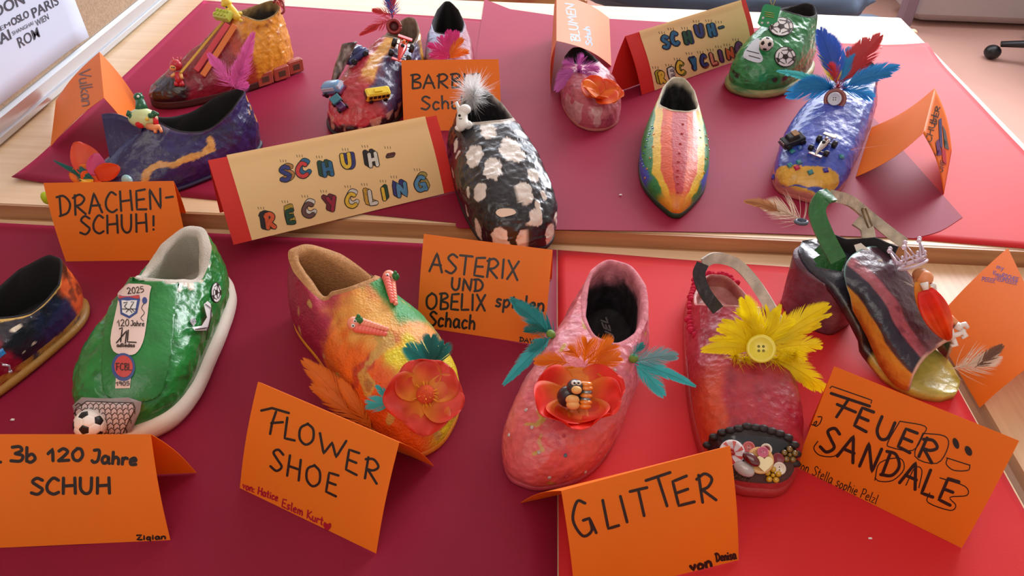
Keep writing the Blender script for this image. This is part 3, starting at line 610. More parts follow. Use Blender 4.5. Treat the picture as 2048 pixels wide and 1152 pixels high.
def grid_faces(k, n, closed=True):
    J, I = np.meshgrid(np.arange(k - 1), np.arange(n if closed else n - 1), indexing='ij'); I2 = (I + 1) % n
    return np.stack([J * n + I, J * n + I2, (J + 1) * n + I2, (J + 1) * n + I], -1).reshape(-1, 4)
def gnormal(Gd):
    di = np.roll(Gd, -1, 1) - np.roll(Gd, 1, 1); dj = np.gradient(Gd, axis=0); n = np.cross(di, dj); return n / (np.linalg.norm(n, axis=-1, keepdims=True) + 1e-12)
class Shoe:
    def __init__(s, name, label, heel, toe, zb, prof, opn, rim, hb, paint, mt=None, sole=.008, sole_mat=None, sole_out=.003, lin=None, rim_w=.004, bulge=.003, amp=.0016, asc=38, ridge=0., lift=None, curve=0., toe_up=0., seed=1, cat='shoe', shp=.62, group=None, lin_top=.0, collar=0., front=.55, skirt=None, oexp=.45, conc=.55, tdy=0., rimc=None):
        zb = zb + (.0022 if zb > T + .01 else .0016); s.r = root(name, (0, 0, 0), label, cat, group)
        L, W, ux, uy = lay(heel, toe, zb); s.L, s.W, s.ux, s.uy = L, W, ux, uy; s.seed = seed
        mid = (np.array(heel) + np.array(toe)) / 2; mid[2] = zb; s.r.location = mid; WO[s.r.name] = mid
        ph = np.linspace(0, 2 * math.pi, NP, endpoint=False); ph = ph - .35 * np.sin(2 * ph); c, sn = np.cos(ph), np.sin(ph)
        wl, wr = prof_l, prof_r = interp([(p[0], p[1]) for p in prof], .5 + .5 * c), interp([(p[0], p[2]) for p in prof], .5 + .5 * c)
        t = .5 + .5 * c; y = np.where(sn > 0, wl, wr) * np.sign(sn) * np.abs(sn) ** shp
        bend = curve * L * (t - .5) ** 2 * 4 - curve * L * .5
        base = np.stack([t * L, y + bend, np.zeros(NP)], 1)
        lf = np.zeros(NP) if lift is None else interp(lift, t)
        lf = lf + toe_up * sstep(.75, 1, t)
        t0, t1, wo_ = opn; tr = (t0 + t1) / 2 + (t1 - t0) / 2 * c
        yo = np.interp(tr, [q[0] for q in wo_], [q[1] for q in wo_]) * np.sign(sn) * np.abs(sn) ** np.where(c > 0, oexp, .5)
        yo = yo + tdy * (tr - t0) / (t1 - t0)
        zr = interp(rim, tr)
        R = np.stack([tr * L, yo + curve * L * (tr - .5) ** 2 * 4 - curve * L * .5, zr], 1)
        rl = np.zeros(NP) if lift is None else interp(lift, tr); s.zr = zr
        # path
        st_ = (np.linspace(0, 1, NS) ** 1.35)[:, None, None]
        So = base.copy(); So[:, 2] = sole + lf
        H = (R - So) * np.array([1, 1, 0]); D = np.linalg.norm(H, axis=1)
        g = sstep(.025, .08, D) * sstep(-.5, .4, c)
        Hs = (1 - g) * (zr - sole - lf) + g * hb
        out = np.stack([c, sn * .9, np.zeros(NP)], 1)
        P1 = So + out * bulge * 2.2 + np.stack([0 * g, 0 * g, Hs * (.50 + (front + .35 - .5) * g)], 1)
        P2 = R - H * (.30 + .18 * g)[:, None] * 1.0
        P2[:, 2] = R[:, 2] * (1 - g) + g * (Hs * conc + R[:, 2] * (1 - conc)) - (1 - g) * (zr - sole) * .35 + g * .006
        So, P1, P2, R_ = [q[None] for q in (So, P1, P2, R)]
        Gd = (1 - st_) ** 3 * So + 3 * (1 - st_) ** 2 * st_ * P1 + 3 * (1 - st_) * st_ ** 2 * P2 + st_ ** 3 * R_
        if skirt is not None: Gd = skirt(Gd, st_, ph)
        N0 = gnormal(Gd); q = Gd + seed * 3.7; Gs = Gd.copy()
        nz = fbm(q, asc, 4, seed) * amp + fbm(q, asc * 3.3, 3, seed + 9) * amp * .45
        if ridge: 
            rr = 1 - np.abs(fbm(q * np.array([1, .6, 1]), asc * 1.5, 3, seed + 20)) * 2.4; nz = nz + np.clip(rr - .45, 0, 1) * ridge
        nz = nz + fbm(q, 13, 2, seed + 30) * amp * 1.4
        edge = np.minimum(1, np.minimum(st_[..., 0] * 14, (1 - st_[..., 0]) * 12 + .25))
        Gd = Gd + N0 * (nz * edge)[..., None]
        s.G = Gd; s.ph = ph; s.st = np.broadcast_to(st_[..., 0], Gd.shape[:2])
        Wd = W(Gd); s.Wd = Wd
        Fc = grid_faces(NS, NP); s.bv = bvh_of(Wd.reshape(-1, 3), Fc); s.bvs = bvh_of(W(Gs + N0 * .0012).reshape(-1, 3), Fc)
        cm = M6(Wd.reshape(-1, 3)); ctx = dict(t=(Gd[..., 0] / L).ravel(), y=Gd[..., 1].ravel(), z=Gd[..., 2].ravel(), ph=np.broadcast_to(ph, Gd.shape[:2]).ravel(), s=s.st.ravel(), W=Wd.reshape(-1, 3), X=cm[0], Y=cm[1], q=q.reshape(-1, 3), sh=s)
        ctx['n'] = fbm(ctx['q'], 90, 3, seed + 50); ctx['n2'] = fbm(ctx['q'], 30, 3, seed + 60); ctx['nf'] = fbm(ctx['q'], 320, 2, seed + 61)
        s.ctx = ctx; cols = paint(ctx)
        s.upper = mk('upper', Wd.reshape(-1, 3), Fc, mt or M_paint, s.r, True, cols=cols)
        # lining
        inw = R.copy(); cen = np.array([(t0 + t1) / 2 * L, 0, 0]); dirn = (cen - R) * np.array([1, 1, 0]); dirn /= np.linalg.norm(dirn, axis=1)[:, None] + 1e-9
        top = Gd[-1]; rw = rim_w + collar * sstep(.2, -.6, c)
        e1 = top + dirn * (rw / 2)[:, None] * 1.0 + np.array([0, 0, .0015]) if np.ndim(rw) else top + dirn * rw / 2 + np.array([0, 0, .0015])
        e2 = top + dirn * (rw[:, None] if np.ndim(rw) else rw) + np.array([0, 0, -.001])
        ins = base * np.array([1, .80, 0]); ins[:, 0] = (ins[:, 0] - .5 * L) * .93 + .5 * L; ins[:, 2] = sole + .003 + lf
        ins_t = ins.copy(); tm = np.interp(c, [-1, 1], [t0, min(.97, t1 + .35)]); ins_t[:, 0] = np.clip(ins[:, 0], 0, (t1 + .22) * L)
        K = 14; ks = np.linspace(0, 1, K)[:, None, None]
        mid1 = e2 * .55 + ins_t * .45; mid1[:, 2] = e2[:, 2] * .45 + ins_t[:, 2] * .55; mid1[:, :2] = e2[:, :2] * .35 + ins_t[:, :2] * .65
        Ln = (1 - ks) ** 2 * e2 + 2 * (1 - ks) * ks * mid1 + ks ** 2 * ins_t
        ic = np.array([(t0 + t1) / 2 * L + .02, 0, 0]); rings = [ins_t * k + (ins_t.mean(0)) * (1 - k) for k in (.8, .5, .2, .02)]
        for r_ in rings: r_[:, 2] = np.interp(np.clip(r_[:, 0] / L, 0, 1), np.linspace(0, 1, 30), (interp(lift, np.linspace(0, 1, 30)) if lift is not None else np.zeros(30))) + sole + .003
        LG = np.concatenate([top[None], e1[None], Ln, np.array(rings)], 0)
        lw = W(LG).reshape(-1, 3); lc = None
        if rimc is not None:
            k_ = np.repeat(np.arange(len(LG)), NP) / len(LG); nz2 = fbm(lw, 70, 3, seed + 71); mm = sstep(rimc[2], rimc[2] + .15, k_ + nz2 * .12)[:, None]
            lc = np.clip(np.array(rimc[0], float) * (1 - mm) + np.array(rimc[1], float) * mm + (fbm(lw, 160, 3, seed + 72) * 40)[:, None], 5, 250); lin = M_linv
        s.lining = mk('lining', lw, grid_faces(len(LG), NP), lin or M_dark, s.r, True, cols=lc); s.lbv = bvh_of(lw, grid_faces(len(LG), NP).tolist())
        # sole
        out2 = np.stack([c, sn, 0 * c], 1) * sole_out; b0 = base + out2 * .4; b1 = base + out2; zz_ = lambda b, h: b * np.array([1, 1, 0]) + np.array([0, 0, 1.]) * (h + np.asarray(lf))[:, None] if np.ndim(h) == 0 else b
        SG = [zz_(base * .96 + np.array([.02 * L, 0, 0]), .0006), zz_(b0, .0006), zz_(b1, sole * .35), zz_(b1, sole * .8), zz_(base, sole * 1.05), zz_(base * .9 + np.array([.05 * L, 0, 0]), sole * 1.02)]
        SG = np.array(SG); 
        SG[:, :, 2] += fbm(SG, 60, 2, seed + 5) * .0008; SG[:, :, 2] = np.maximum(SG[:, :, 2], .0005)
        Fs = grid_faces(len(SG), NP).tolist(); Fs.append(list(range(NP))[::-1])
        s.sole = mk('sole', W(SG).reshape(-1, 3), Fs, sole_mat or M_dark, s.r, True)
    def hit(s, px, py): return hit(s.bv, px, py)
def M6(Wp):
    v = (Wp - CP) @ MR; return 1024 + F * v[:, 0] / -v[:, 2], 576 - F * v[:, 1] / -v[:, 2]
def solid(ctx, c): return np.tile(np.array(c, float), (len(ctx['t']), 1))
def mixc(C, m, c): C += (np.array(c, float) - C) * m[:, None]; return C
def brush(ctx, C, pts, w, c, soft=.0006, rag=.35):
    """a painted stroke lying on the surface: pts in picture px, w width in px"""
    s = ctx['sh']; Wp = ctx['W']; Q = []; ww = None
    for p in pts:
        q, n, ok = s.hit(*p); Q.append(q)
    r = w / 2 * depth(Q[0]) / F; best = np.full(len(Wp), 9.)
    if len(Q) == 1: best = np.linalg.norm(Wp - Q[0], axis=1)
    for a, b in zip(Q, Q[1:]):
        d = b - a; t = np.clip(((Wp - a) @ d) / (d @ d + 1e-12), 0, 1); best = np.minimum(best, np.linalg.norm(Wp - a - t[:, None] * d, axis=1))
    best = best + (ctx['n'] * rag * 1.6 + ctx['nf'] * rag * .5) * r
    return mixc(C, 1 - sstep(r - soft, r + soft, best), c)
def flecks(ctx, C, c, sc, th, seed, soft=.05):
    f = vnoise(ctx['q'] * sc, seed); return mixc(C, sstep(th, th + soft, f + ctx['nf'] * .08), c)
def bandpass(x, a, b, s=.004): return sstep(a - s, a + s, x) * (1 - sstep(b - s, b + s, x))
# ---------------------------------------------------------------- feathers, flowers, buttons, gems
def fmat(name, c, t=.35): return mat('feather_' + name, c, .55, transl=t, var=.12, vscale=60)
def feather(parent, base, tip, w, m, bend=(0, 0, 0), down=.0, seed=0, face=None, n=70, label=None, split=.0, name='feather', shape=.55):
    rs = np.random.RandomState(seed + 11); base = np.asarray(base, float); tip = np.asarray(tip, float); L = np.linalg.norm(tip - base)
    c1 = (base + tip) / 2 + np.asarray(bend, float); view = nrm(CP - base) if face is None else nrm(face)
    V = []; Fc = []; tt = np.linspace(0, 1, 14)
    pt = lambda t: (1 - t) ** 2 * base + 2 * (1 - t) * t * c1 + t * t * tip
    dr = lambda t: nrm(2 * (1 - t) * (c1 - base) + 2 * t * (tip - c1))
    clump = [0, 0]
    for sg in (-1, 1):
        ca = 0
        for k in range(n):
            t = .06 + .93 * (k + .5) / n; d = dr(t); sd = nrm(np.cross(d, view)) * sg; nn = np.cross(d, sd)
            if rs.rand() < .11: ca = rs.uniform(-1, 1) * (.10 + split * .8)
            prof_ = math.sin(math.pi * min(1, (t * .92 + .05)) ** (shape if t > 0 else 1)) ** .6; prof_ = max(prof_, .15)
            fl = down * max(0, 1 - t * 1.9)
            l = w * 1.35 * prof_ * (1 + rs.uniform(-.06, .04) + fl * rs.uniform(-.2, .9)); an = math.radians(38) + ca * .35 + (rs.uniform(-.7, .9) * fl) + .25 * t * -1
            o = pt(t); dirv = nrm(d * math.cos(an) + sd * math.sin(an) + nn * (rs.uniform(-.8, .8) * fl)); bw = L / n * (1.75 - 1.1 * min(1, fl * 1.5)) / 2
            q = []; 
            for j, u in enumerate((0, .4, .75, 1.)):
                p = o + dirv * l * u + d * l * .22 * u * u - view * l * .10 * u * u; hw = bw * (1, 1.1, .85, .12)[j]; q.append((p - d * hw, p + d * hw))
            s0 = len(V); [V.extend(x) for x in q]
            for j in range(3): Fc.append([s0 + 2 * j, s0 + 2 * j + 1, s0 + 2 * j + 3, s0 + 2 * j + 2])
    bq = B(); bq.tube([pt(t) for t in tt], np.linspace(.0006, .00012, 14) * min(1.3, L / .05), 5); s0 = len(V); V += bq.V; Fc += [[i + s0 for i in f] for f in bq.F]
    return mk(name, V, Fc, m, parent, True, label=label)
def fluff(parent, base, m, L, n=140, dirn=(0, 0, 1), spread=1.0, seed=0, name='down_tuft', label=None, w=.0005, curl=.3):
    rs = np.random.RandomState(seed); V = []; Fc = []; dirn = nrm(dirn)
    for k in range(n):
        d = nrm(dirn + rs.normal(0, .55 * spread, 3)); l = L * rs.uniform(.45, 1.); sd = nrm(np.cross(d, rs.normal(0, 1, 3))); cv = rs.normal(0, curl, 3); s0 = len(V)
        for u in (0, .33, .66, 1.):
            p = base + d * l * u + cv * l * u * u; hw = w * (1.05 - u); V += [p - sd * hw, p + sd * hw]
        for j in range(3): Fc.append([s0 + 2 * j, s0 + 2 * j + 1, s0 + 2 * j + 3, s0 + 2 * j + 2])
    return mk(name, V, Fc, m, parent, True, label=label)
def petal(parent, base, d, nrmv, L, w, m, cup=.4, curl=.2, seed=0, name='petal', label=None, ruf=.05, g=None):
    """cupped petal from base along d; nrmv = flower axis"""
    rs = np.random.RandomState(seed); d = nrm(d); z = nrm(nrmv); y = nrm(np.cross(z, d)); V = []; n, k = 15, 13; ph = rs.uniform(0, 6)
    for j in range(k):
        u = j / (k - 1)
        for i in range(n):
            v = -1 + 2 * i / (n - 1); hw = w * (math.sin(math.pi * (.08 + .80 * u) ** .85) ** .7 + .05 * (1 - u)); Lu = L * u * (1 - .10 * v * v * u)
            h = cup * L * u ** 1.6 + .35 * hw * v * v * cup * 2 - curl * L * max(0, u - .7) ** 1.2 * 2 + ruf * L * u * math.sin(v * 5 + ph) * abs(v)
            V.append(base + d * Lu + y * hw * v + z * h)
    Fc = [[j * n + i, j * n + i + 1, (j + 1) * n + i + 1, (j + 1) * n + i] for j in range(k - 1) for i in range(n - 1)]
    cols = None
    if g is not None:
        u = np.repeat(np.linspace(0, 1, k), n); cols = np.array(g[0], float)[None] * (1 - sstep(.1, .75, u))[:, None] + np.array(g[1], float)[None] * sstep(.1, .75, u)[:, None]; cols = np.clip(cols + fbm(np.array(V), 120, 3, seed)[:, None] * 28, 0, 255); m = M_petV
    o = mk(name, V, Fc, m, parent, True, label=label, cols=cols); s_ = o.modifiers.new('t', 'SOLIDIFY'); s_.thickness = .0004; return o
M_petV = mat('silk_petal', rough=.5, vert=True, transl=.3, bump=.1, bscale=300)
def button(parent, loc, n, r, m, holes=4, label=None, mh=None, name='button', th=None, h=(1, 0, 0), ring=None):
    M = frame(loc, n, h); th = th or r * .22; b = B(M)
    b.lathe([(r * .9, 0), (r, th * .4), (r, th * .8), (r * .92, th), (r * .78, th), (r * .70, th * .7), (.0005, th * .62)], 28); o = b.out(name, m, parent, True, label=label)
    for k in range(holes):
        a = 2 * math.pi * (k + .5) / holes; q = B(M); q.lathe([(r * .10, th * .5), (r * .10, th * .72)], 10, (r * .22 * math.cos(a), r * .22 * math.sin(a), 0)); q.out('hole', mh or M_black, o)  # small dark discs, the shade of each hole put into their colour
    return o
def gmat(name, c): return mat('gem_' + name, c, .08, spec=.8, coat=.8, trans=.35)
def gem(parent, loc, n, r, m, sides=8, name='gem', label=None, h=(1, 0, 0)):
    b = B(frame(loc, n, h)); k = sides; b.lathe([(r * .9, -.0002), (r, r * .15), (r * .62, r * .55)], k); return b.out(name, m, parent, False, label=label)
def football(parent, loc, R, n=(0, 0, 1), h=(1, 0, 0), name='football'):
    g = (1 + 5 ** .5) / 2; I = [(0, a, b * g) for a in (-1, 1) for b in (-1, 1)] + [(a, b * g, 0) for a in (-1, 1) for b in (-1, 1)] + [(b * g, 0, a) for a in (-1, 1) for b in (-1, 1)]
    I = np.array(I, float); adj = [[j for j in range(12) if j != i and abs(np.linalg.norm(I[i] - I[j]) - 2) < .01] for i in range(12)]
    faces = []
    def order(c, pts):
        c = nrm(c); a = nrm(np.cross(c, [.3, .5, .8])); b = np.cross(c, a); return sorted(pts, key=lambda p: math.atan2(p @ b, p @ a))
    for i in range(12): faces.append((order(I[i], [I[i] * 2 / 3 + I[j] / 3 for j in adj[i]]), 1, I[i]))
    seen = set()
    for i in range(12):
        for j in adj[i]:
            for k in adj[j]:
                if k in adj[i] and tuple(sorted((i, j, k))) not in seen:
                    seen.add(tuple(sorted((i, j, k)))); pts = []
                    for a in (i, j, k):
                        for b in (i, j, k):
                            if a != b: pts.append(I[a] * 2 / 3 + I[b] / 3)
                    faces.append((order(I[i] + I[j] + I[k], pts), 0, I[i] + I[j] + I[k]))
    V = []; Fc = []; mi = []; K = 5
    for pts, c, ax in faces:
        cen = np.mean(pts, 0)
        for a, b in zip(pts, pts[1:] + pts[:1]):
            idx = {}
            for x in range(K + 1):
                for y in range(K + 1 - x):
                    p = cen + (a - cen) * x / K + (b - cen) * y / K; rr = R * (1 if x + y < K else .975); idx[(x, y)] = len(V); V.append(nrm(p) * rr)
            for x in range(K):
                for y in range(K - x):
                    Fc.append([idx[(x, y)], idx[(x + 1, y)], idx[(x, y + 1)]]); mi.append(c)
                    if x + y < K - 1: Fc.append([idx[(x + 1, y)], idx[(x + 1, y + 1)], idx[(x, y + 1)]]); mi.append(c)
    M = frame(loc, n, h); V = np.array(V) @ M[:3, :3].T + np.array(loc)
    return mk(name, V, Fc, None, parent, True, mats=[mat('ball_white', (240, 236, 228), .35), M_black], mi=mi)
def face_ray(p): return nrm(CP - p)
def pxdir(s_or_loc, a, b, ref):
    """3-D direction on the plane facing the camera corresponding to picture direction a->b at ref"""
    return nrm(near(*b, ref) - near(*a, ref))
# ---------------------------------------------------------------- the shoes
def gp(px, py, z): return P(px, py, z)
# 1 green sneaker with stickers
def paint(c):
    C = solid(c, (22, 128, 52)); mixc(C, sstep(-.25, .35, c['n2']) * .55, (36, 160, 74)); mixc(C, sstep(.25, .5, c['n'] * .8 + c['n2'] * .4) * .5, (8, 84, 34))
    mixc(C, sstep(.5, .54, vnoise(c['q'] * 26, 4) * .62 + vnoise(c['q'] * 160, 3) * .40 - .09 ) * (c['s'] > .93), (228, 215, 190)); return C
M_wsole = mat('white_rubber_sole', (226, 216, 200), .6, bump=.4, bscale=70, var=.12)
M_wlin = mat('pale_mesh_lining', (214, 204, 190), .85, bump=.6, bscale=700, var=.2, vscale=40)
PR = [(0, .026, .026), (.12, .036, .034), (.35, .038, .036), (.55, .043, .042), (.75, .050, .049), (.9, .047, .046), (1, .034, .034)]
sg = Shoe('sneaker', 'bright green sneaker with paper stickers and a toy football on its toe', P(395, 455, T + .085), P(226, 890, T), T, [(0, .032, .030), (.12, .044, .038), (.35, .047, .040), (.55, .051, .044), (.75, .060, .051), (.9, .062, .052), (1, .048, .042)], (.02, .46, [(.02, .020), (.12, .030), (.3, .033), (.46, .029)]),
          [(.02, .088), (.12, .080), (.3, .070), (.40, .083), (.46, .092)], .050, paint, M_gloss, sole=.022, sole_mat=M_wsole, sole_out=.007, lin=M_wlin, rim_w=.008, collar=.006, seed=3, amp=.0019, ridge=.0022)
# 2 rainbow sneaker
def paint(c):
    C = solid(c, (240, 160, 66)); n = c['n2'] * .10 + c['n'] * .06; t = c['t'] + n; y = c['y'] * 14 + n * 2
    mixc(C, sstep(.70, .58, t) * sstep(.42, .52, t) * sstep(.5, .1, np.abs(y)), (244, 186, 92)); mixc(C, sstep(.46, .30, t), (196, 62, 88)); mixc(C, sstep(.22, .0, t) * .6, (120, 22, 62))
    mixc(C, sstep(-.15, -.42, y) * sstep(.36, .52, t), (242, 112, 20)); mixc(C, sstep(-.20, -.45, y) * sstep(.52, .36, t), (172, 26, 66))
    mixc(C, sstep(.22, .42, y) * sstep(.66, .58, t) * sstep(.30, .38, t), (56, 160, 82)); mixc(C, sstep(.25, .5, y) * sstep(.32, .26, t), (50, 120, 66))
    mixc(C, sstep(-.30, .10, y) * sstep(.68, .74, t), (240, 218, 30)); mixc(C, sstep(.02, -.35, y) * sstep(.66, .74, t), (240, 96, 20)); mixc(C, bandpass(t, .645, .69, .012) * sstep(.3, .0, y) * .7, (176, 52, 44))
    fl = vnoise(c['q'] * 62, 6) + c['nf'] * .05; mixc(C, sstep(.80, .83, fl) * .85, (214, 178, 88)); mixc(C, sstep(.90, .93, fl) * .5, (150, 90, 60)); return C
M_tlin = mat('tan_mesh_lining', (206, 150, 96), .8, bump=.8, bscale=600, var=.3, vscale=300)
M_osole = mat('orange_painted_sole', (190, 60, 40), .5, bump=.3, var=1, var2=(225, 150, 30), vscale=14)
sf = Shoe('sneaker', 'rainbow sneaker with two pink toy worms and a red flower on the toe', P(603, 492, T + .088), P(878, 900, T), T, [(0, .026, .032), (.12, .040, .043), (.35, .050, .045), (.55, .058, .050), (.75, .062, .049), (.9, .060, .044), (1, .042, .032)], (.02, .40, [(.02, .020), (.12, .029), (.28, .032), (.40, .028)]),
          [(.02, .092), (.12, .082), (.28, .068), (.34, .080), (.40, .090)], .052, paint, M_satin, sole=.007, sole_mat=M_osole, sole_out=.001, lin=M_tlin, rim_w=.008, collar=.006, curve=-.07, tdy=.012, seed=5, amp=.0014, ridge=.001)
# 3 pink shoe
def paint(c):
    C = solid(c, (226, 120, 132)); mixc(C, sstep(-.2, .4, c['n2']) * .6, (236, 158, 172)); mixc(C, sstep(.6, .95, c['t'] + c['n2'] * .15) * .75, (226, 86, 84)); mixc(C, sstep(.1, .5, c['n'] + .3 * c['n2']) * .4, (190, 70, 110))
    mixc(C, sstep(.35, .6, vnoise(c['q'] * 22, 8)) * sstep(.5, .3, c['t']) * .35, (240, 190, 200))
    for pts, w in (([(1078, 820), (1085, 838), (1072, 850), (1052, 848)], 8), ([(1082, 868), (1078, 885), (1086, 900), (1068, 908)], 6), ([(1098, 966), (1108, 968)], 8), ([(1165, 640), (1172, 655)], 9), ([(1262, 672), (1270, 668)], 9), ([(1130, 688), (1122, 700)], 7), ([(1284, 550), (1292, 570)], 6), ([(1228, 522), (1240, 524)], 5)): brush(c, C, pts, w, (200, 160, 70), rag=.9)
    return C
M_psole = mat('pink_sole', (190, 70, 85), .5, bump=.3, var=.2)
sp = Shoe('shoe', 'pink sparkly shoe with red flower and turquoise feathers at its sides', P(1248, 520, T + .078), P(1052, 980, T), T, [(0, .032, .028), (.12, .047, .042), (.35, .050, .040), (.55, .050, .038), (.75, .058, .043), (.9, .057, .046), (1, .040, .036)],
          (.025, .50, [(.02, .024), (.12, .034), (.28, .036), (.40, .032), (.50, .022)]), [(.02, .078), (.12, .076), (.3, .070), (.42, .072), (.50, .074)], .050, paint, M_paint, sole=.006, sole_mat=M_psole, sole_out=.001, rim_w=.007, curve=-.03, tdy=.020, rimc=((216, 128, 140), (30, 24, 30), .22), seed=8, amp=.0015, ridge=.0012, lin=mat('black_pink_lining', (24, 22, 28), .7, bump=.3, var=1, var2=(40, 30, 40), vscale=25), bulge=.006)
# 4 red mule with toe opening
def paint(c):
    C = solid(c, (172, 30, 52)); mixc(C, sstep(-.2, .4, c['n2']) * .5, (196, 48, 66)); mixc(C, sstep(.0, .5, c['n']) * .45, (130, 14, 36))
    mixc(C, sstep(-.026, -.036, c['y'] + c['n2'] * .012) * sstep(.55, .75, c['t']) * .9, (215, 80, 40)); mixc(C, sstep(.96, 1.0, c['t'] - c['s'] * .3 + .08) * .6, (200, 80, 70))
    mixc(C, sstep(.28, .20, c['t'] + c['n'] * .03) * .7, (205, 90, 70))
    return C
sr = Shoe('sandal', 'red sandal with yellow feather burst and buttons in its toe opening', P(1432, 545, T + .03), P(1513, 996, T), T, [(0, .032, .036), (.12, .040, .042), (.35, .042, .045), (.55, .047, .048), (.75, .050, .052), (.9, .051, .054), (1, .044, .046)],
          (.02, .40, [(.02, .020), (.15, .032), (.3, .036), (.40, .034)]), [(.02, .030), (.2, .030), (.30, .050), (.40, .074)], .052, paint, M_paint, shp=.5, sole=.012, sole_mat=mat('red_sole', (188, 50, 50), .5, bump=.4, var=.3), sole_out=.002, rim_w=.004, seed=12, amp=.0013, ridge=.0008, lin=mat('worn_red_brown_footbed', (150, 60, 58), .4, bump=.5, bscale=160, var=1, var2=(205, 140, 130), vscale=35))
# 5 black slip-on at left edge
def paint(c):
    C = solid(c, (22, 22, 34)); mixc(C, sstep(.0, .35, c['n2'] + .1) * .8, (34, 44, 96)); k = sstep(.20, .14, c['t'] + c['n2'] * .08 + c['n'] * .03) ; mixc(C, k, (226, 96, 44)); mixc(C, k * sstep(.1, .4, c['n']) * .5, (60, 30, 30))
    mixc(C, sstep(.14, .03, c['t']) * sstep(.82, .9, c['s'] + c['n'] * .1), (20, 18, 22)); mixc(C, sstep(.50, .55, c['t'] + c['n2'] * .1 + c['n'] * .04 + .35 * (c['s'] > .9)*0), (150, 24, 48)); mixc(C, (c['s'] < .12) * sstep(.5, .1, np.abs(c['n'])) * .9, (200, 150, 60))
    mixc(C, sstep(.955, .975, c['s'] + c['nf'] * .02) * sstep(.09, .15, c['t']), (214, 172, 90)); mixc(C, sstep(.66, .70, vnoise(c['q'] * 140, 3)) * bandpass(c['t'], .4, .5), (220, 205, 180)); return C
sb = Shoe('slip_on_shoe', 'black slip-on with orange heel and gold rim cut off by the left edge', P(120, 512, T + .070), P(-175, 850, T), T, [(0, .030, .028), (.12, .040, .038), (.35, .041, .039), (.55, .043, .041), (.75, .046, .045), (.9, .043, .043), (1, .03, .03)],
          (.02, .52, [(.02, .018), (.15, .032), (.35, .033), (.52, .022)]), [(.02, .070), (.15, .060), (.35, .052), (.52, .062)], .046, paint, M_gloss, sole=.010, sole_mat=mat('gold_sole', (176, 130, 56), .45, bump=.4, var=.3), sole_out=.004, seed=15, amp=.0014, rim_w=.003)
# 6 black and white shoe
def paint(c):
    C = solid(c, (20, 22, 30)); mixc(C, sstep(.1, .5, c['n']) * .3, (52, 60, 78)); Wt = (232, 222, 212)
    for x, y, w in ((975, 262, 24), (1022, 300, 38), (947, 312, 30), (985, 335, 32), (910, 292, 18), (958, 385, 24), (1048, 390, 30), (1046, 245, 16), (905, 345, 14), (890, 295, 14), (1066, 350, 20), (955, 460, 26), (1000, 480, 30), (1045, 485, 26), (1068, 435, 24), (1100, 470, 26), (1112, 440, 16), (1010, 240, 14), (1044, 268, 12), (935, 385, 12), (1075, 410, 12), (932, 420, 14), (930, 250, 14), (1086, 390, 12)): brush(c, C, [(x, y - w * .3), (x + 2, y + w * .3)], w * 1.12, Wt, rag=.42)
    mixc(C, sstep(.55, .6, c['n'] + .2 * c['n2'] + .35) * (c['s'] < .5) * sstep(.1, .3, c['t'])*0, Wt)
    mixc(C, sstep(.975, .985, c['s'] + c['n'] * .02), (200, 190, 175)); return C
sc = Shoe('slip_on_shoe', 'black and white cow-spotted shoe with white feather tuft and ghost', P(952, 186, BT + .085), P(1048, 511, BT), BT, [(0, .036, .042), (.12, .044, .054), (.35, .042, .054), (.55, .043, .055), (.75, .050, .056), (.9, .057, .056), (1, .052, .052)],
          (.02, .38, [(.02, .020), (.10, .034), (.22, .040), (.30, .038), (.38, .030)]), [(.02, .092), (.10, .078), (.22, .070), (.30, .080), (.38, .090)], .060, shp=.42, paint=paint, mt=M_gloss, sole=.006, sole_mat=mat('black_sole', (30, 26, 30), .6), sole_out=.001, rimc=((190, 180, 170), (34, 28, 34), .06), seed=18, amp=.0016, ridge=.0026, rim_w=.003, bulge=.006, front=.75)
# 7 rainbow pointed shoe
M_stripe = mat('brushed_striped_paint', rough=.42, vert=True, bump=.35, bscale=260, var=.18, vscale=110, coat=.15)
def paint(c):
    v = c['y'] + c['n'] * .0022; a = np.interp(c['t'], [0, .38, .6, .8, .92, 1], [.018, .019, .020, .017, .010, .002]); b = np.interp(c['t'], [0, .38, .6, .8, .92, 1], [.027, .028, .030, .028, .016, .006]); g = b + .013
    C = solid(c, (186, 40, 48)); e = .0007
    mixc(C, sstep(a * .55 - e, a * .55 + e, np.abs(v)), (222, 84, 30)); mixc(C, sstep(b * .86 - e, b * .86 + e, np.abs(v)), (236, 190, 42)); k = sstep(b * 1.22 - e, b * 1.22 + e, np.abs(v)) * sstep(.97, .9, c['t']); mixc(C, k, (38, 130, 62)); mixc(C, sstep(.30, .24, c['s'] + c['n'] * .05) * sstep(.85, .8, c['t']) * (np.abs(v) > b * 1.1), (52, 90, 190))
    mixc(C, sstep(.90, .96, c['t'] + c['n2'] * .04 - c['s'] * .12 + .03) * .8, (232, 150, 40)); mixc(C, sstep(.965, .985, c['s'] + c['n'] * .03) * sstep(.36, .3, c['t']), (226, 214, 190)); mixc(C, sstep(.36, .30, c['t']) * sstep(.4, .9, c['s']) * .6, (206, 196, 170)); return C
so = Shoe('pointed_flat_shoe', 'narrow pointed shoe striped in rainbow colours with small gems', P(1356, 158, BT + .062), P(1350, 440, BT), BT, [(0, .024, .025), (.12, .033, .036), (.35, .040, .043), (.55, .045, .050), (.75, .044, .050), (.88, .034, .040), (1, .018, .020)],
          (.015, .38, [(.015, .016), (.12, .025), (.26, .031), (.34, .030), (.38, .026)]), [(.02, .064), (.12, .060), (.26, .054), (.36, .060)], .036, paint, M_stripe, sole=.008, sole_mat=mat('dark_green_sole', (30, 60, 40), .5), sole_out=.001, rimc=((214, 204, 180), (30, 28, 30), .12), seed=21, amp=.0006, rim_w=.003, front=.4)
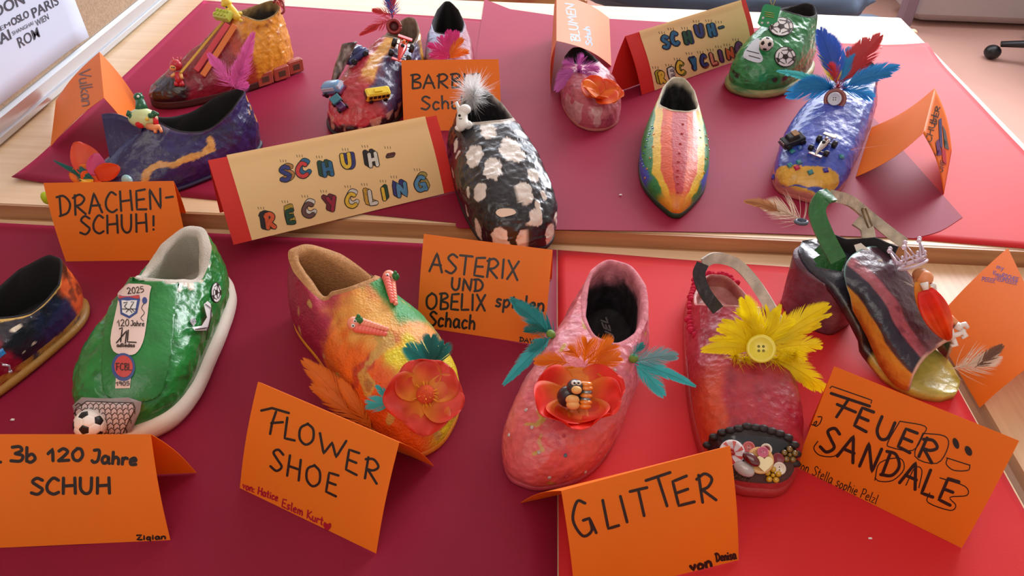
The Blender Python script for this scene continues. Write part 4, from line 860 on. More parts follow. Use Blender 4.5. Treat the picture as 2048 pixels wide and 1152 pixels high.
# 8 blue shoe
def paint(c):
    C = solid(c, (62, 84, 192)); mixc(C, sstep(-.2, .4, c['n2']) * .5, (84, 108, 212)); mixc(C, sstep(.15, .55, c['n']) * .5, (36, 48, 130))
    brush(c, C, [(1560, 352), (1590, 350), (1640, 354), (1664, 362)], 44, (228, 176, 58), rag=.2); brush(c, C, [(1590, 385), (1655, 392)], 30, (228, 176, 58), rag=.2)
    mixc(C, sstep(.30, .22, c['t'] + c['n'] * .05) * .8, (170, 70, 80)); mixc(C, sstep(.10, .04, c['s'] + c['n'] * .03), (205, 130, 120)); return C
su = Shoe('shoe', 'blue shoe with yellow toe patch, colourful feathers and toy vehicles', P(1735, 128, BT + .075), P(1590, 402, BT), BT, [(0, .030, .036), (.12, .040, .050), (.35, .041, .051), (.55, .044, .052), (.75, .051, .056), (.9, .055, .055), (1, .050, .048)],
          (.02, .30, [(.02, .014), (.12, .026), (.22, .028), (.30, .016)]), [(.02, .080), (.12, .076), (.22, .078), (.30, .088)], .054, paint, M_gloss, shp=.45, sole=.006, sole_mat=mat('rosy_sole', (190, 110, 100), .6, bump=.3), sole_out=.0, seed=24, amp=.0017, ridge=.0012, bulge=.006)
# 9 green football boot
def paint(c):
    C = solid(c, (30, 132, 70)); mixc(C, sstep(-.2, .4, c['n2']) * .5, (52, 160, 92)); mixc(C, sstep(.15, .5, c['n']) * .5, (12, 86, 42)); mixc(C, bandpass(c['s'], .10, .16, .02) * sstep(-.1, .3, c['n']) * sstep(.6, .8, c['t']), (26, 24, 28)); mixc(C, sstep(.93, .97, c['s'] + c['n'] * .02) * sstep(.3, .1, c['t']) * .8, (30, 60, 90)); return C
sk = Shoe('ankle_boot', 'green ankle boot with printed football stickers and a green tag', P(1620, 14, BT + .098), P(1474, 192, BT), BT, [(0, .036, .030), (.12, .052, .040), (.35, .056, .041), (.55, .057, .041), (.75, .059, .044), (.9, .055, .044), (1, .042, .036)],
          (.02, .42, [(.02, .016), (.12, .028), (.28, .030), (.42, .020)]), [(.02, .102), (.12, .096), (.3, .100), (.42, .108)], .052, paint, M_gloss, sole=.014, sole_mat=mat('cream_green_sole', (196, 178, 120), .5, bump=.5, bscale=60, var=1, var2=(60, 110, 60), vscale=22, stretch=(1, 1, 5)), sole_out=.006, seed=27, amp=.0018, ridge=.002)
# 10 pink shoe back
def paint(c):
    C = solid(c, (196, 88, 104)); mixc(C, sstep(-.2, .4, c['n2']) * .6, (214, 128, 134)); mixc(C, sstep(.1, .4, c['n']) * .5, (150, 58, 84)); mixc(C, sstep(.45, .3, c['t'] + c['n2'] * .1) * .7, (150, 110, 130)); mixc(C, sstep(.60, .64, vnoise(c['q'] * 60, 3)) * (c['s'] < .3) * .6, (225, 190, 180)); return C
sq = Shoe('shoe', 'small rosy shoe with pink feathers and a red-orange flower', P(1152, 96, BT + .052), P(1193, 266, BT), BT, [(0, .026, .026), (.15, .038, .036), (.4, .042, .037), (.6, .047, .040), (.8, .051, .040), (.92, .048, .038), (1, .036, .030)],
          (.02, .45, [(.02, .014), (.15, .026), (.3, .028), (.45, .018)]), [(.02, .052), (.2, .048), (.45, .060)], .048, paint, M_gloss, sole=.005, sole_mat=mat('rosy_sole', (190, 110, 100), .6), sole_out=.0, seed=31, amp=.0014, ridge=.001)
# 11 pink and blue ballet shoe behind the card
def paint(c):
    C = solid(c, (150, 32, 66)); mixc(C, sstep(.0, -.01, c['y'] + c['n2'] * .01) * sstep(.75, .6, c['t']), (84, 84, 140)); mixc(C, sstep(.1, .5, c['n']) * .4, (120, 24, 56)); mixc(C, sstep(.90, .96, c['s'] + c['n'] * .04) * .6, (120, 110, 150)); return C
sa = Shoe('ballet_flat', 'purple red flat shoe with pink feathers behind the half hidden orange card', P(895, 8, BT + .06), P(902, 212, BT), BT, [(0, .024, .024), (.12, .034, .034), (.35, .036, .036), (.6, .041, .041), (.8, .041, .041), (1, .026, .026)],
          (.02, .50, [(.02, .010), (.12, .022), (.3, .029), (.43, .028), (.50, .018)]), [(.02, .064), (.2, .056), (.42, .054), (.50, .058)], .042, paint, M_stripe, sole=.005, sole_mat=mat('dark_green_sole', (30, 60, 40), .5), seed=34, amp=.0015, ridge=.001, rim_w=.003)
# 12 car shoe
def paint(c):
    C = solid(c, (190, 48, 62)); n = c['n2'] * .012 + c['n'] * .004; y = c['y'] + n
    mixc(C, sstep(-.012, -.004, y) * sstep(.020, .012, y) * sstep(.80, .70, c['t'] + c['n'] * .05), (234, 170, 72)); mixc(C, sstep(.012, .020, y) * sstep(.88, .80, c['t']), (74, 70, 112)); mixc(C, sstep(.2, .5, c['n']) * .45, (120, 26, 48)); mixc(C, sstep(.75, .9, c['t']) * sstep(0, .3, c['n2'] + .1) * .5, (222, 90, 90))
    mixc(C, sstep(.13, .07, c['s'] + c['n'] * .05), (34, 26, 28)); mixc(C, sstep(.58, .62, vnoise(c['q'] * 80, 3)) * (c['s'] < .16) * .8, (226, 170, 140)); mixc(C, sstep(.25, .15, c['t']) * sstep(0, .01, y), (236, 176, 60)); mixc(C, sstep(.30, .15, c['t']) * sstep(-.0, -.02, y) * .8, (80, 60, 60)); return C
sv = Shoe('shoe', 'lumpy red and yellow shoe covered with toy cars and a toy bus', P(826, 42, BT + .085), P(692, 279, BT), BT, [(0, .030, .032), (.12, .038, .044), (.35, .042, .048), (.55, .047, .055), (.75, .054, .060), (.9, .056, .058), (1, .048, .048)],
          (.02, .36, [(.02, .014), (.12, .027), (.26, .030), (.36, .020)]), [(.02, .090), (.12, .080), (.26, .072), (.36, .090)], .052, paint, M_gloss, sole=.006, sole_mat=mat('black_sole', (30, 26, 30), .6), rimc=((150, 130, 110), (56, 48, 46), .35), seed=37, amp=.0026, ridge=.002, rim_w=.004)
# 13 volcano shoe
def paint(c):
    C = solid(c, (150, 40, 56)); t = c['t'] + c['n2'] * .06 + c['n'] * .02; mixc(C, sstep(.42, .36, t), (240, 160, 46)); mixc(C, sstep(.2, .5, c['n']) * .35, (110, 24, 40)); mixc(C, sstep(.84, .88, t) * sstep(-.02, .1, c['n2'] + .1), (38, 24, 26)); mixc(C, sstep(.60, .66, vnoise(c['q'] * 45, 5)) * (c['t'] > .85) * .8, (150, 80, 60)); mixc(C, bandpass(t, .40, .46, .02) * .5, (226, 110, 40)); return C
so_m = mat('brick_red_sole', (176, 84, 66), .5, bump=.3)
sz = Shoe('chunky_boot', 'orange and dark red chunky boot with lug sole and toy ladder sticks', P(562, 18, BT + .098), P(308, 216, BT), BT, [(0, .040, .026), (.12, .052, .032), (.35, .055, .032), (.55, .052, .031), (.75, .050, .034), (.9, .046, .036), (1, .034, .030)],
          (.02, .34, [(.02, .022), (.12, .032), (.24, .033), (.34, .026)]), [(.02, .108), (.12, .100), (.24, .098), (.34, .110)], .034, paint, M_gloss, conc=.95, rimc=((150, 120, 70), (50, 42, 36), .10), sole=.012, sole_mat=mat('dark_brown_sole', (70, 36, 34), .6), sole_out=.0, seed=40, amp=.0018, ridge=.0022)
# 14 dark blue slip-on
def paint(c):
    C = solid(c, (38, 32, 92)); mixc(C, sstep(-.1, .4, c['n2']) * .6, (60, 62, 122)); mixc(C, sstep(.1, .5, c['n']) * .5, (22, 20, 50))
    brush(c, C, [(288, 362), (294, 342), (318, 330), (346, 330)], 13, (212, 162, 84), rag=.6); brush(c, C, [(346, 330), (374, 316), (404, 308), (424, 294), (420, 276)], 15, (212, 162, 84), rag=.7)
    for x, y, w in ((500, 192, 7), (510, 232, 10), (497, 220, 5), (505, 210, 5)): brush(c, C, [(x, y), (x + 3, y + 8)], w, (220, 150, 70), rag=.7)
    mixc(C, sstep(.975, .99, c['s'] + c['n'] * .02) * .6, (120, 110, 140)); return C
sd_ = Shoe('slip_on_shoe', 'dark blue slip-on with gold lightning streak and a dragon egg toy', P(496, 186, BT + .080), P(168, 412, BT), BT, [(0, .034, .028), (.12, .045, .038), (.35, .050, .036), (.55, .051, .030), (.75, .050, .032), (.9, .045, .036), (1, .034, .030)],
          (.02, .56, [(.02, .012), (.15, .027), (.35, .033), (.5, .028), (.56, .012)]), [(.02, .084), (.12, .076), (.3, .060), (.45, .066), (.56, .086)], .034, paint, M_gloss, conc=1.0, sole=.006, sole_mat=mat('dark_blue_sole', (30, 26, 60), .5), seed=43, amp=.0014, ridge=.0008, rim_w=.003)

def raised(sh, poly, name, lift, paintf=None, m=None, label=None, th=.002, step=5):
    o = poly_px(sh.bvs, poly, m, name, sh.r, lift, step, label)
    if o is None: return None
    md = o.modifiers.new('t', 'SOLIDIFY'); md.thickness = th; md.offset = -1; return o
M_grn = mat('green_glossy_paint', (26, 132, 56), .28, bump=.6, bscale=150, var=.35, vscale=40, coat=.4)
raised(sg, crom([(236, 549), (260, 546), (290, 550), (320, 547), (352, 556), (350, 600), (346, 660), (336, 730), (318, 790), (270, 802), (216, 792), (206, 745), (210, 680), (222, 610)], 3, True), 'tongue', .0030, m=M_grn, label='raised green tongue flap')
# tongue of the dark blue slip-on
M_tape = mat('gauze_paper', (238, 160, 84), .6, bump=.8, bscale=300, weave=420, var=1, var2=(226, 130, 90), vscale=20)
M_navyp = mat('navy_paint', (44, 40, 100), .28, bump=.5, bscale=150, var=.35, vscale=40, coat=.4)
# ---------------------------------------------------------------- wedge sandal (special build)
ws = root('wedge_sandal', P(1730, 690, T), 'purple striped wedge sandal with green ankle strap, crown and doll', 'shoe')
WA, WB = P(1570, 590, T), P(1905, 800, T); WL, WW, wux, wuy = lay(WA, WB, T)
def w3(t, y, z): return WW(np.array([t * WL, y, z]))
wprof = [(0, .026, .026), (.12, .034, .034), (.35, .033, .035), (.55, .038, .038), (.75, .044, .044), (.9, .042, .042), (1, .028, .028)]
wl_ = lambda t: float(interp([(p[0], p[1]) for p in wprof], t)); wz = lambda t: float(np.interp(t, [0, .3, .45, .6, .75, 1], [.074, .068, .050, .028, .016, .014]))
def outline(t0, t1, n=60, k=.62, sc=1.0):
    o = []
    for a in np.linspace(0, 2 * math.pi, n, endpoint=False):
        t = (t0 + t1) / 2 + (t1 - t0) / 2 * math.cos(a); o.append((t, wl_(t) * sc * np.sign(math.sin(a)) * abs(math.sin(a)) ** k))
    return o
# heel wedge
V = []; ol = outline(0.0, .40, 60, .45); KH = 14
for j in range(KH + 1):
    for t, y in ol:
        f = j / KH; tt = t * (1 - .12 * (1 - f)) + .02 * (1 - f) if t > .2 else t + .012 * (1 - f); z = wz(tt) * f; p = w3(tt, y * (.92 + .08 * f), z); V.append(p)
V = np.array(V); V[:, 2] = np.maximum(V[:, 2], T + .0012); V += (fbm(V, 60, 3, 3) * .0012)[:, None] * np.array([1, 1, 0])
Fc = grid_faces(KH + 1, 60).tolist() + [list(range(60))[::-1], [KH * 60 + i for i in range(60)]]
nn_ = fbm(V, 40, 3, 7)[:, None]; C = np.array([118, 74, 92.]) + nn_ * 50 + sstep(.1, .4, fbm(V, 25, 3, 5))[:, None] * np.array([26, 30, 20])
mk('heel_wedge', V, Fc, M_paint, ws, True, cols=np.clip(C, 5, 250))
# platform / insole strip from heel to toe
V = []; n = 64; ts = np.linspace(0, 1, 40); top = []; 
for t in ts:
    e = math.sqrt(max(0, 1 - (2 * t - 1) ** 2)) ** .62 * wl_(t)
    for y, dz in ((-e, 0), (-e * 1.03, .006), (-e * .97, .012), (-e * .5, .011), (0, .0105), (e * .5, .011), (e * .97, .012), (e * 1.03, .006), (e, 0), (0, 0)): V.append(w3(t, y, wz(t) - (.0125 if t > .55 else .006) + dz))
V = np.array(V); V += fbm(V, 70, 3, 2)[:, None] * .0008; V[:, 2] = np.maximum(V[:, 2], T + .0012)
Fc = [[j * 10 + i, j * 10 + (i + 1) % 10, (j + 1) * 10 + (i + 1) % 10, (j + 1) * 10 + i] for j in range(39) for i in range(10)]
tt = np.repeat(ts, 10); C = np.zeros((len(V), 3)) + np.array([58, 60, 74.]); C[tt > .40] = (60, 40, 40); m_ = tt > .62; C[m_] = (200, 186, 84); C += fbm(V, 60, 3, 8)[:, None] * 45
mk('footbed', V, Fc, M_gloss, ws, True, cols=np.clip(C, 5, 250))
# vamp: arched shell
vt = np.linspace(0, 1, 60); K = 70; V = []; inner = []
vprof = np.array([[.30, .110, .0], [.42, .098, 0], [.55, .082, 0], [.68, .066, 0], [.80, .050, 0], [.86, .040, 0]])
for a in vt:
    t = .30 + .54 * a; h = float(np.interp(t, [.30, .45, .58, .70, .84], [.101, .096, .082, .062, .043]))
    e = math.sqrt(max(0, 1 - (2 * t - 1) ** 2)) ** .62 * wl_(t) * (1.03 + .22 * (1 - a) ** 1.5)
    for i in range(K):
        w = math.pi * i / (K - 1); yy = -math.cos(w); zz2 = math.sin(w) ** .34; zb_ = wz(t) - .004
        back = -.22 * (1 - a) * math.sin(w) ** 1.2 * 0; V.append(w3(t + .16 * (1 - math.sin(w) ** .5) * (1 - a) ** .7 - .015 * a * math.sin(w), e * np.sign(yy) * abs(yy) ** .8, zb_ + (h - zb_) * zz2))
V = np.array(V).reshape(60, K, 3); N0 = np.cross(np.gradient(V, axis=1), np.gradient(V, axis=0)); N0 /= np.linalg.norm(N0, axis=-1, keepdims=True) + 1e-9
V = V + N0 * (fbm(V, 45, 4, 12) * .0016 + fbm(V, 14, 2, 13) * .0022)[..., None]
Vf = V.reshape(-1, 3); w_ = np.tile(np.linspace(0, 1, K), 60); a_ = np.repeat(vt, K); nn_ = fbm(Vf, 40, 3, 14)
C = np.tile(np.array([84, 54, 66.]), (len(Vf), 1)); q_ = 1 - w_ + nn_ * .03
if (w3(.5, .03, 0) - w3(.5, -.03, 0)) @ MR[:, 0] > 0: q_ = 1 - q_
mixc(C, sstep(.09, .07, q_), (220, 160, 60)); mixc(C, bandpass(q_, .09, .30, .01), (30, 28, 52)); mixc(C, bandpass(q_, .30, .42, .012), (176, 92, 104)); mixc(C, sstep(.80, .95, a_ + nn_ * .1) * bandpass(q_, .35, .8, .05) * .6, (120, 60, 70)); mixc(C, sstep(.75, .85, q_) * sstep(.6, .7, a_), (60, 84, 78)); mixc(C, sstep(.2, .5, fbm(Vf, 110, 3, 16)) * .35, (40, 22, 34))
mixc(C, sstep(.975, .985, a_ + nn_ * .02), (226, 190, 170)); mixc(C, sstep(.02, .01, a_), (140, 200, 190))
vFc = grid_faces(60, K, False); wv = mk('vamp', Vf, vFc, M_gloss, ws, True, cols=C); wbv = bvh_of(Vf, vFc); md = wv.modifiers.new('t', 'SOLIDIFY'); md.thickness = .0022; md.offset = -1 
V = []; ts2 = np.linspace(.02, .42, 24)
for t in ts2:
    for f in (0, .3, .6, 1):
        hgt = float(np.interp(t, [.02, .15, .30, .42], [.012, .016, .040, .056])); V.append(w3(t, wl_(t) * (.93 + .04 * f), wz(t) - .004 + (hgt + .004) * f))
V = np.array(V); V += fbm(V, 60, 3, 5)[:, None] * .0008
fw = mk('side_wall', V, grid_faces(24, 4, False), M_dark, ws, True, label='dark lined far side wall'); fw.modifiers.new('t', 'SOLIDIFY').thickness = .0025
# ankle strap: green band loop
def band(name, pts, wv_, m, parent, th=.0018, label=None, twist=None):
    pts = crom(pts, 10); t = np.gradient(pts, axis=0); V = []; n = len(pts)
    for i in range(n):
        d = nrm(t[i]); wd = wv_ if twist is None else twist(i / (n - 1)); s_ = nrm(wd - d * np.dot(wd, d)) * np.linalg.norm(wd); nn = nrm(np.cross(d, s_)) * th
        V += [pts[i] - s_ + nn, pts[i] + s_ + nn, pts[i] + s_ - nn, pts[i] - s_ - nn]
    Fc = [[4 * i + k, 4 * i + (k + 1) % 4, 4 * i + 4 + (k + 1) % 4, 4 * i + 4 + k] for i in range(n - 1) for k in range(4)] + [[0, 1, 2, 3], [4 * n - 4 + k for k in (3, 2, 1, 0)]]
    return mk(name, V, Fc, m, parent, False, label=label)
M_gstrap = mat('green_strap_paint', (40, 120, 56), .35, bump=.6, bscale=200, var=.35, vscale=90, coat=.3)
M_wstrap = mat('worn_cream_strap', (216, 202, 178), .6, bump=.4, bscale=200, var=.55, vscale=70)
s0 = near(1655, 505, w3(.30, 0, .08), -.02); refz = w3(.30, .0, .09)
gl = [near(1676, 520, refz, -.025), near(1650, 470, refz, -.03), near(1634, 425, refz, -.035), near(1644, 398, refz, -.035), near(1662, 390, refz, -.03)]
band('ankle_strap', gl, nrm(pxdir(0, (1640, 440), (1662, 446), refz)) * .0085, M_gstrap, ws, label='green painted half of the ankle strap')
cl = [near(1662, 391, refz, -.028), near(1700, 402, refz, .01), near(1735, 430, refz, .03), near(1775, 462, refz, .03), near(1808, 486, refz, .02)]
band('ankle_strap', cl, nrm(pxdir(0, (1700, 395), (1694, 418), refz) ) * .0060, M_wstrap, ws, label='worn cream half of the ankle strap')
band('strap_end', [near(1712, 440, refz, .028), near(1732, 455, refz, .024), near(1738, 478, refz, .02)], nrm(pxdir(0, (1712, 440), (1728, 432), refz)) * .007, M_wstrap, ws)
bb = B(); c_ = near(1733, 442, refz, .022); bx = [near(x, y, c_) for x, y in ((1724, 418), (1731, 416), (1744, 452), (1737, 456), (1724, 418))]
bb.tube(bx, .0010, 6); bb.out('buckle', mat('tarnished_brass', (130, 110, 80), .4, metal=.7), ws, True)
# green ivy leaf patch under the strap
lf_ = [(1676, 512), (1694, 514), (1684, 540), (1662, 546), (1630, 550), (1624, 540), (1634, 528), (1626, 518), (1640, 510), (1628, 500), (1640, 490), (1655, 500)]
def flat_at(name, poly, ref, m, parent, th=.001, dd=0, label=None):
    pts = [near(x, y, ref, dd) for x, y in poly]; nn = face_ray(ref) * th; n = len(pts)
    return mk(name, [p + nn for p in pts] + [p - nn for p in pts], [list(range(n)), list(range(n, 2 * n))[::-1]] + [[i, n + i, n + (i + 1) % n, (i + 1) % n] for i in range(n)], m, parent, False, label=label)
flat_at('leaf_patch', lf_, near(1655, 525, w3(.30, .034, .075), -.012), M_gstrap, ws, .0012, label='green ivy leaf at the foot of the strap')
M_wpaper = mat('white_paper_scrap', (232, 226, 214), .6)
flat_at('paper_scrap', [(1622, 538), (1646, 566), (1612, 560)], near(1625, 555, w3(.22, .034, .05), -.006), M_wpaper, ws, .0006)
flat_at('paper_scrap', [(1708, 490), (1722, 486), (1748, 508), (1714, 506)], w3(.36, 0, .085), M_wpaper, ws, .0006)
flat_at('paper_scrap', [(1724, 556), (1736, 552), (1740, 570), (1730, 568)][0:0] or [(1756, 520), (1764, 518), (1768, 532), (1760, 534)], near(1760, 526, np.array(hit(wbv, 1760, 526)[0]), -.001), M_wpaper, ws, .0005)
# crown on the vamp top
M_pearl = mat('iridescent_clear_plastic', (236, 222, 240), .12, coat=.8, spec=.8, trans=.35)
cz = near(1818, 512, w3(.50, .0, .10), -.0); Mc = frame(cz, near(1800, 478, cz) - near(1826, 540, cz), (1, 0, 0)); cr = B(Mc)
nC = 40; a_ = np.linspace(0, 2 * math.pi, nC + 1); cr.tube([(.014 * math.cos(w), .014 * math.sin(w), -.010) for w in a_], .0016, 6); cr.tube([(.0145 * math.cos(w), .0145 * math.sin(w), -.004) for w in a_], .0012, 6)
for k in range(6):
    w = 2 * math.pi * k / 6; d = .32
    cr.tube([(.0145 * math.cos(w - d), .0145 * math.sin(w - d), -.006), (.0165 * math.cos(w), .0165 * math.sin(w), .010), (.0145 * math.cos(w + d), .0145 * math.sin(w + d), -.006)], .0011, 6)
    cr.ball((.0168 * math.cos(w), .0168 * math.sin(w), .0125), (.0024,) * 3, 10, 6); cr.ball((.0152 * math.cos(w + .52), .0152 * math.sin(w + .52), -.001), (.0018,) * 3, 8, 5)
cr.out('crown', M_pearl, ws, True, label='clear plastic toy crown')
# doll lying on the vamp
def figure(parent, parts, name, label=None):
    o = None
    for nm, m, bb_ in parts:
        if o is None: o = bb_.out(name, m, parent, True, label=label)
        else: bb_.out(nm, m, o, True)
    return o
dref = near(1856, 600, w3(.70, .0, .085), -.0)
M_skin = mat('toy_skin', (232, 150, 100), .4); M_hair = mat('toy_brown_hair', (176, 110, 60), .5)
nd = lambda x, y, d=0: near(x, y, dref, d)
h_ = B(); h_.tube([nd(1852, 560), nd(1862, 590), nd(1876, 620), nd(1892, 650)], [.004, .006, .007, .006], 12)
hd = B(); hd.ball(nd(1848, 558), (.0085, .0085, .0095)); hr = B(); hr.ball(nd(1842, 551, .002), (.0085, .0085, .0075)); hr.ball(nd(1838, 545, .003), (.004, .004, .004))
hr.ball(nd(1836, 562, .002), (.005, .004, .009))
ey = B(); ey.ball(nd(1853, 555, -.007), (.0012,) * 3, 8, 5); ey2 = B(); ey2.tube([nd(1857, 565, -.006), nd(1862, 567, -.006)], .0008, 6)
ar = B(); ar.tube([nd(1848, 565, -.008), nd(1852, 580, -.009)], [.004, .0028], 10); ar.ball(nd(1864, 574, -.004), (.004, .003, .005)); ar.tube([nd(1866, 568, 0), nd(1870, 590, 0)], [.003, .0025], 10); ar.tube([nd(1850, 585, -.006), nd(1866, 572, -.006)], .002, 8)
lg = B(); lg.tube([nd(1884, 645), nd(1900, 664)], [.0042, .0036], 10); lg.tube([nd(1894, 632, .004), nd(1912, 648, .004)], [.0042, .0036], 10)
ft = B()
for a, b in (((1898, 660), (1906, 678)), ((1912, 650), (1922, 658))):
    ft.tube([nd(*a), nd(*b)], [.0042, .0030], 10)
for a, b, c3 in (((1904, 672), (1918, 668), (1930, 660)), ((1906, 678), (1912, 690), (1902, 692)), ((1918, 652), (1930, 648), (1936, 656)), ((1922, 660), (1932, 672), (1924, 676))): ft.tube([nd(*a), nd(*b), nd(*c3)], [.0028, .0026, .0018], 8)
dl = figure(ws, [('', M_skin, h_), ('head', M_skin, hd), ('hair', M_hair, hr), ('eye', M_black, ey), ('mouth', M_inkr, ey2), ('arm', M_white, ar), ('leg', M_skin, lg), ('foot', M_white, ft)], 'doll', 'small doll in a red petal dress')
M_petR = mat('petal_red_orange', (240, 60, 30), .45, transl=.3, var=1, var2=(250, 130, 30), vscale=55); M_petO = mat('petal_orange', (250, 150, 40), .45, transl=.3, var=1, var2=(240, 110, 30), vscale=50)
M_petK = mat('petal_coral', (226, 70, 52), .45, transl=.3, var=1, var2=(238, 104, 40), vscale=40)
petal(ws, nd(1840, 562, -.004), nd(1866, 645) - nd(1840, 562), face_ray(dref), .050, .009, M_petO, .02, .1, 3, g=((250, 170, 60), (244, 140, 40)))
petal(ws, nd(1850, 580, -.009), nd(1892, 668) - nd(1850, 580), face_ray(dref), .056, .0125, M_petR, .03, .15, 4, ruf=.28, g=((236, 40, 24), (240, 90, 30)))
fluff(ws, nd(1832, 575, .002), mat('white_down', (236, 228, 220), .8, transl=.4), .013, 60, (-.5, .2, .6), .8, 3)
# brown white feather at the heel and white brown feather on the toe
M_fb = fmat('white_brown', (226, 206, 184)); M_ft = fmat('tan', (196, 138, 92))
hb_ = near(1612, 448, w3(.02, .03, .082), -.01)
feather(ws, hb_, near(1530, 410, hb_), .016, M_fb, (0, 0, .006), .9, 3, n=60, label='fluffy cream feather with tan tip')
feather(ws, near(1560, 424, hb_, -.002), near(1490, 403, hb_), .008, M_ft, (0, 0, .006), .3, 4, n=30)
tb_ = w3(.92, .0, .03); feather(ws, near(1898, 738, tb_, -.01), near(1995, 712, tb_, -.02), .015, M_fb, (0, 0, -.003), .9, 5, n=60, label='white feather with brown tip')
feather(ws, near(1950, 735, tb_, -.015), near(2004, 692, tb_, -.02), .008, mat('feather_brown', (120, 84, 64), .6, transl=.3), (0, 0, 0), .3, 6, n=34)
ob_ = B(); ob_.lathe([(.008, 0), (.0085, .002), (.006, .004), (.0048, .0024), (.0048, 0)], 20, tuple(near(1602, 446, w3(.03, .02, .082), -.008)), 1, .7); ob_.out('ring_bead', mat('grey_blue_paint', (90, 104, 124), .25, coat=.4), ws, True)
fl_ = B()
for k in range(10): 
    q = random.uniform(0, 1); fl_.tube([w3(.88 + .1 * q, -.02 + .04 * random.random(), .022), w3(.90 + .08 * q, -.015 + .03 * random.random(), .026)], .0007, 5)
# ---------------------------------------------------------------- decorations, shoe by shoe
# green sneaker: printed stickers (flat paper) and toy football
M_stk = mat('sticker_paper', (232, 206, 196), .6); M_skw = mat('sticker_white', (228, 226, 224), .5); M_skb = mat('sticker_blue', (60, 80, 140), .5); M_skr = mat('sticker_red', (200, 70, 66), .5); M_skg = mat('sticker_grey', (150, 148, 150), .5)
def S1(x, y): return x / 2.058, 340 + y / 2.058
U = sg.upper; bv = sg.bvs
poly_px(bv, crom([S1(*q) for q in ((508, 483), (620, 484), (622, 520), (606, 640), (590, 720), (560, 765), (520, 768), (476, 755), (463, 700), (485, 600), (500, 540))], 3, True), M_stk, 'sticker', sg.r, 0.0042, label='long paper sticker')
# the badge shapes as decals
o_ = poly_px(bv, [S1(*q) for q in ((500, 540), (505, 525), (580, 525), (584, 545), (572, 600), (540, 622), (505, 605))], M_skb, 'sticker_badge', sg.r, 0.0045)
poly_px(bv, [S1(*q) for q in ((512, 548), (572, 548), (564, 596), (540, 612), (512, 598))], M_skw, 'sticker_badge', sg.r, 0.0048)
poly_px(bv, [S1(*q) for q in ((503, 527), (582, 527), (580, 541), (504, 541))], M_skr, 'sticker_badge', sg.r, 0.0048)
lines_px(bv, [[S1(*a) for a in l] for l in ([(520, 560), (535, 556), (522, 575), (538, 590)], [(548, 556), (560, 556), (545, 580), (562, 596)], [(512, 585), (570, 585)], [(528, 598), (540, 585), (552, 600)])], 1.5, M_ink, 'sticker_drawing', sg.r, 0.0052)
lines_px(bv, text_px('2025', S1(536, 522), S1(600, 515), 12) + text_px('120', S1(492, 655), S1(540, 652), 13) + text_px('Jahre', S1(546, 652), S1(598, 654), 10), 1.6, M_ink, 'sticker_lettering', sg.r, 0.0048)
lines_px(bv, text_px('adliedas', S1(490, 738), S1(560, 738), 7), 1.8, M_ink, 'sticker_lettering', sg.r, 0.0048)
lines_px(bv, [[S1(*a) for a in l] for l in ([(500, 665), (512, 660), (505, 718)], [(488, 722), (530, 672), (524, 724)], [(536, 670), (532, 718), (566, 720)])], 2.4, M_ink, 'sticker_drawing', sg.r, 0.0048)
lines_px(bv, [crom([S1(*a) for a in ((600, 560), (590, 580), (600, 600), (586, 620), (596, 634))], 4)], 1.2, M_ink, 'sticker_drawing', sg.r, 0.0048)
poly_px(bv, crom([S1(602 + 10 * math.cos(a), 548 + 14 * math.sin(a)) for a in np.linspace(0, 6.28, 9)[:-1]], 3, True), M_skb, 'sticker_balloon', sg.r, 0.0045, step=4)
circ = lambda x, y, rx, ry, n=22: [(x + rx * math.cos(a), y + ry * math.sin(a)) for a in np.linspace(0, 2 * math.pi, n, endpoint=False)]
poly_px(bv, [S1(*q) for q in ((485, 860), (542, 862), (538, 900), (482, 902))], M_stk, 'sticker', sg.r, 0.0042)
poly_px(bv, circ(*S1(514, 818), 22, 27), M_skb, 'sticker_badge', sg.r, 0.0046); poly_px(bv, circ(*S1(516, 816), 17, 21), M_skr, 'sticker_badge', sg.r, 0.0050)
lines_px(bv, text_px('FCBL', S1(488, 832), S1(546, 832), 13) + text_px('1905', S1(487, 892), S1(538, 890), 7), 1.6, M_ink, 'sticker_lettering', sg.r, 0.0055)
# goal net
net = [S1(*q) for q in ((318, 965), (352, 935), (440, 940), (530, 935), (582, 950), (575, 985), (540, 1060), (515, 1110), (270, 1110), (285, 1040))]
poly_px(bv, net, M_skg, 'sticker', sg.r, 0.0042, label='goal net sticker'); nin = [S1(*q) for q in ((335, 975), (372, 950), (470, 955), (548, 955), (556, 975), (520, 1040), (492, 1105), (290, 1105), (312, 1030))]
poly_px(bv, nin, mat('sticker_net_white', (206, 200, 204), .5), 'sticker_net', sg.r, 0.0045)
Ls = [nin + nin[:1]]
for j in range(9):
    for i in range(13):
        x = 320 + i * 22 + (j % 2) * 11 - j * 8; y = 962 + j * 18; k = 1.
        if 290 + (1105 - y) * .30 < x < 556 - (y - 960) * .42 and x - 12 > 285: Ls.append([S1(x - 11, y + 3), S1(x, y - 6), S1(x + 11, y + 3), S1(x + 11, y + 14)])
lines_px(bv, Ls, 1.4, M_ink, 'net_drawing', sg.r, 0.0048)
p, n, ok = sg.hit(*S1(395, 1020)); football(sg.r, p + n * .009, .0140, (0, -.5, .8), (.8, .2, .1))
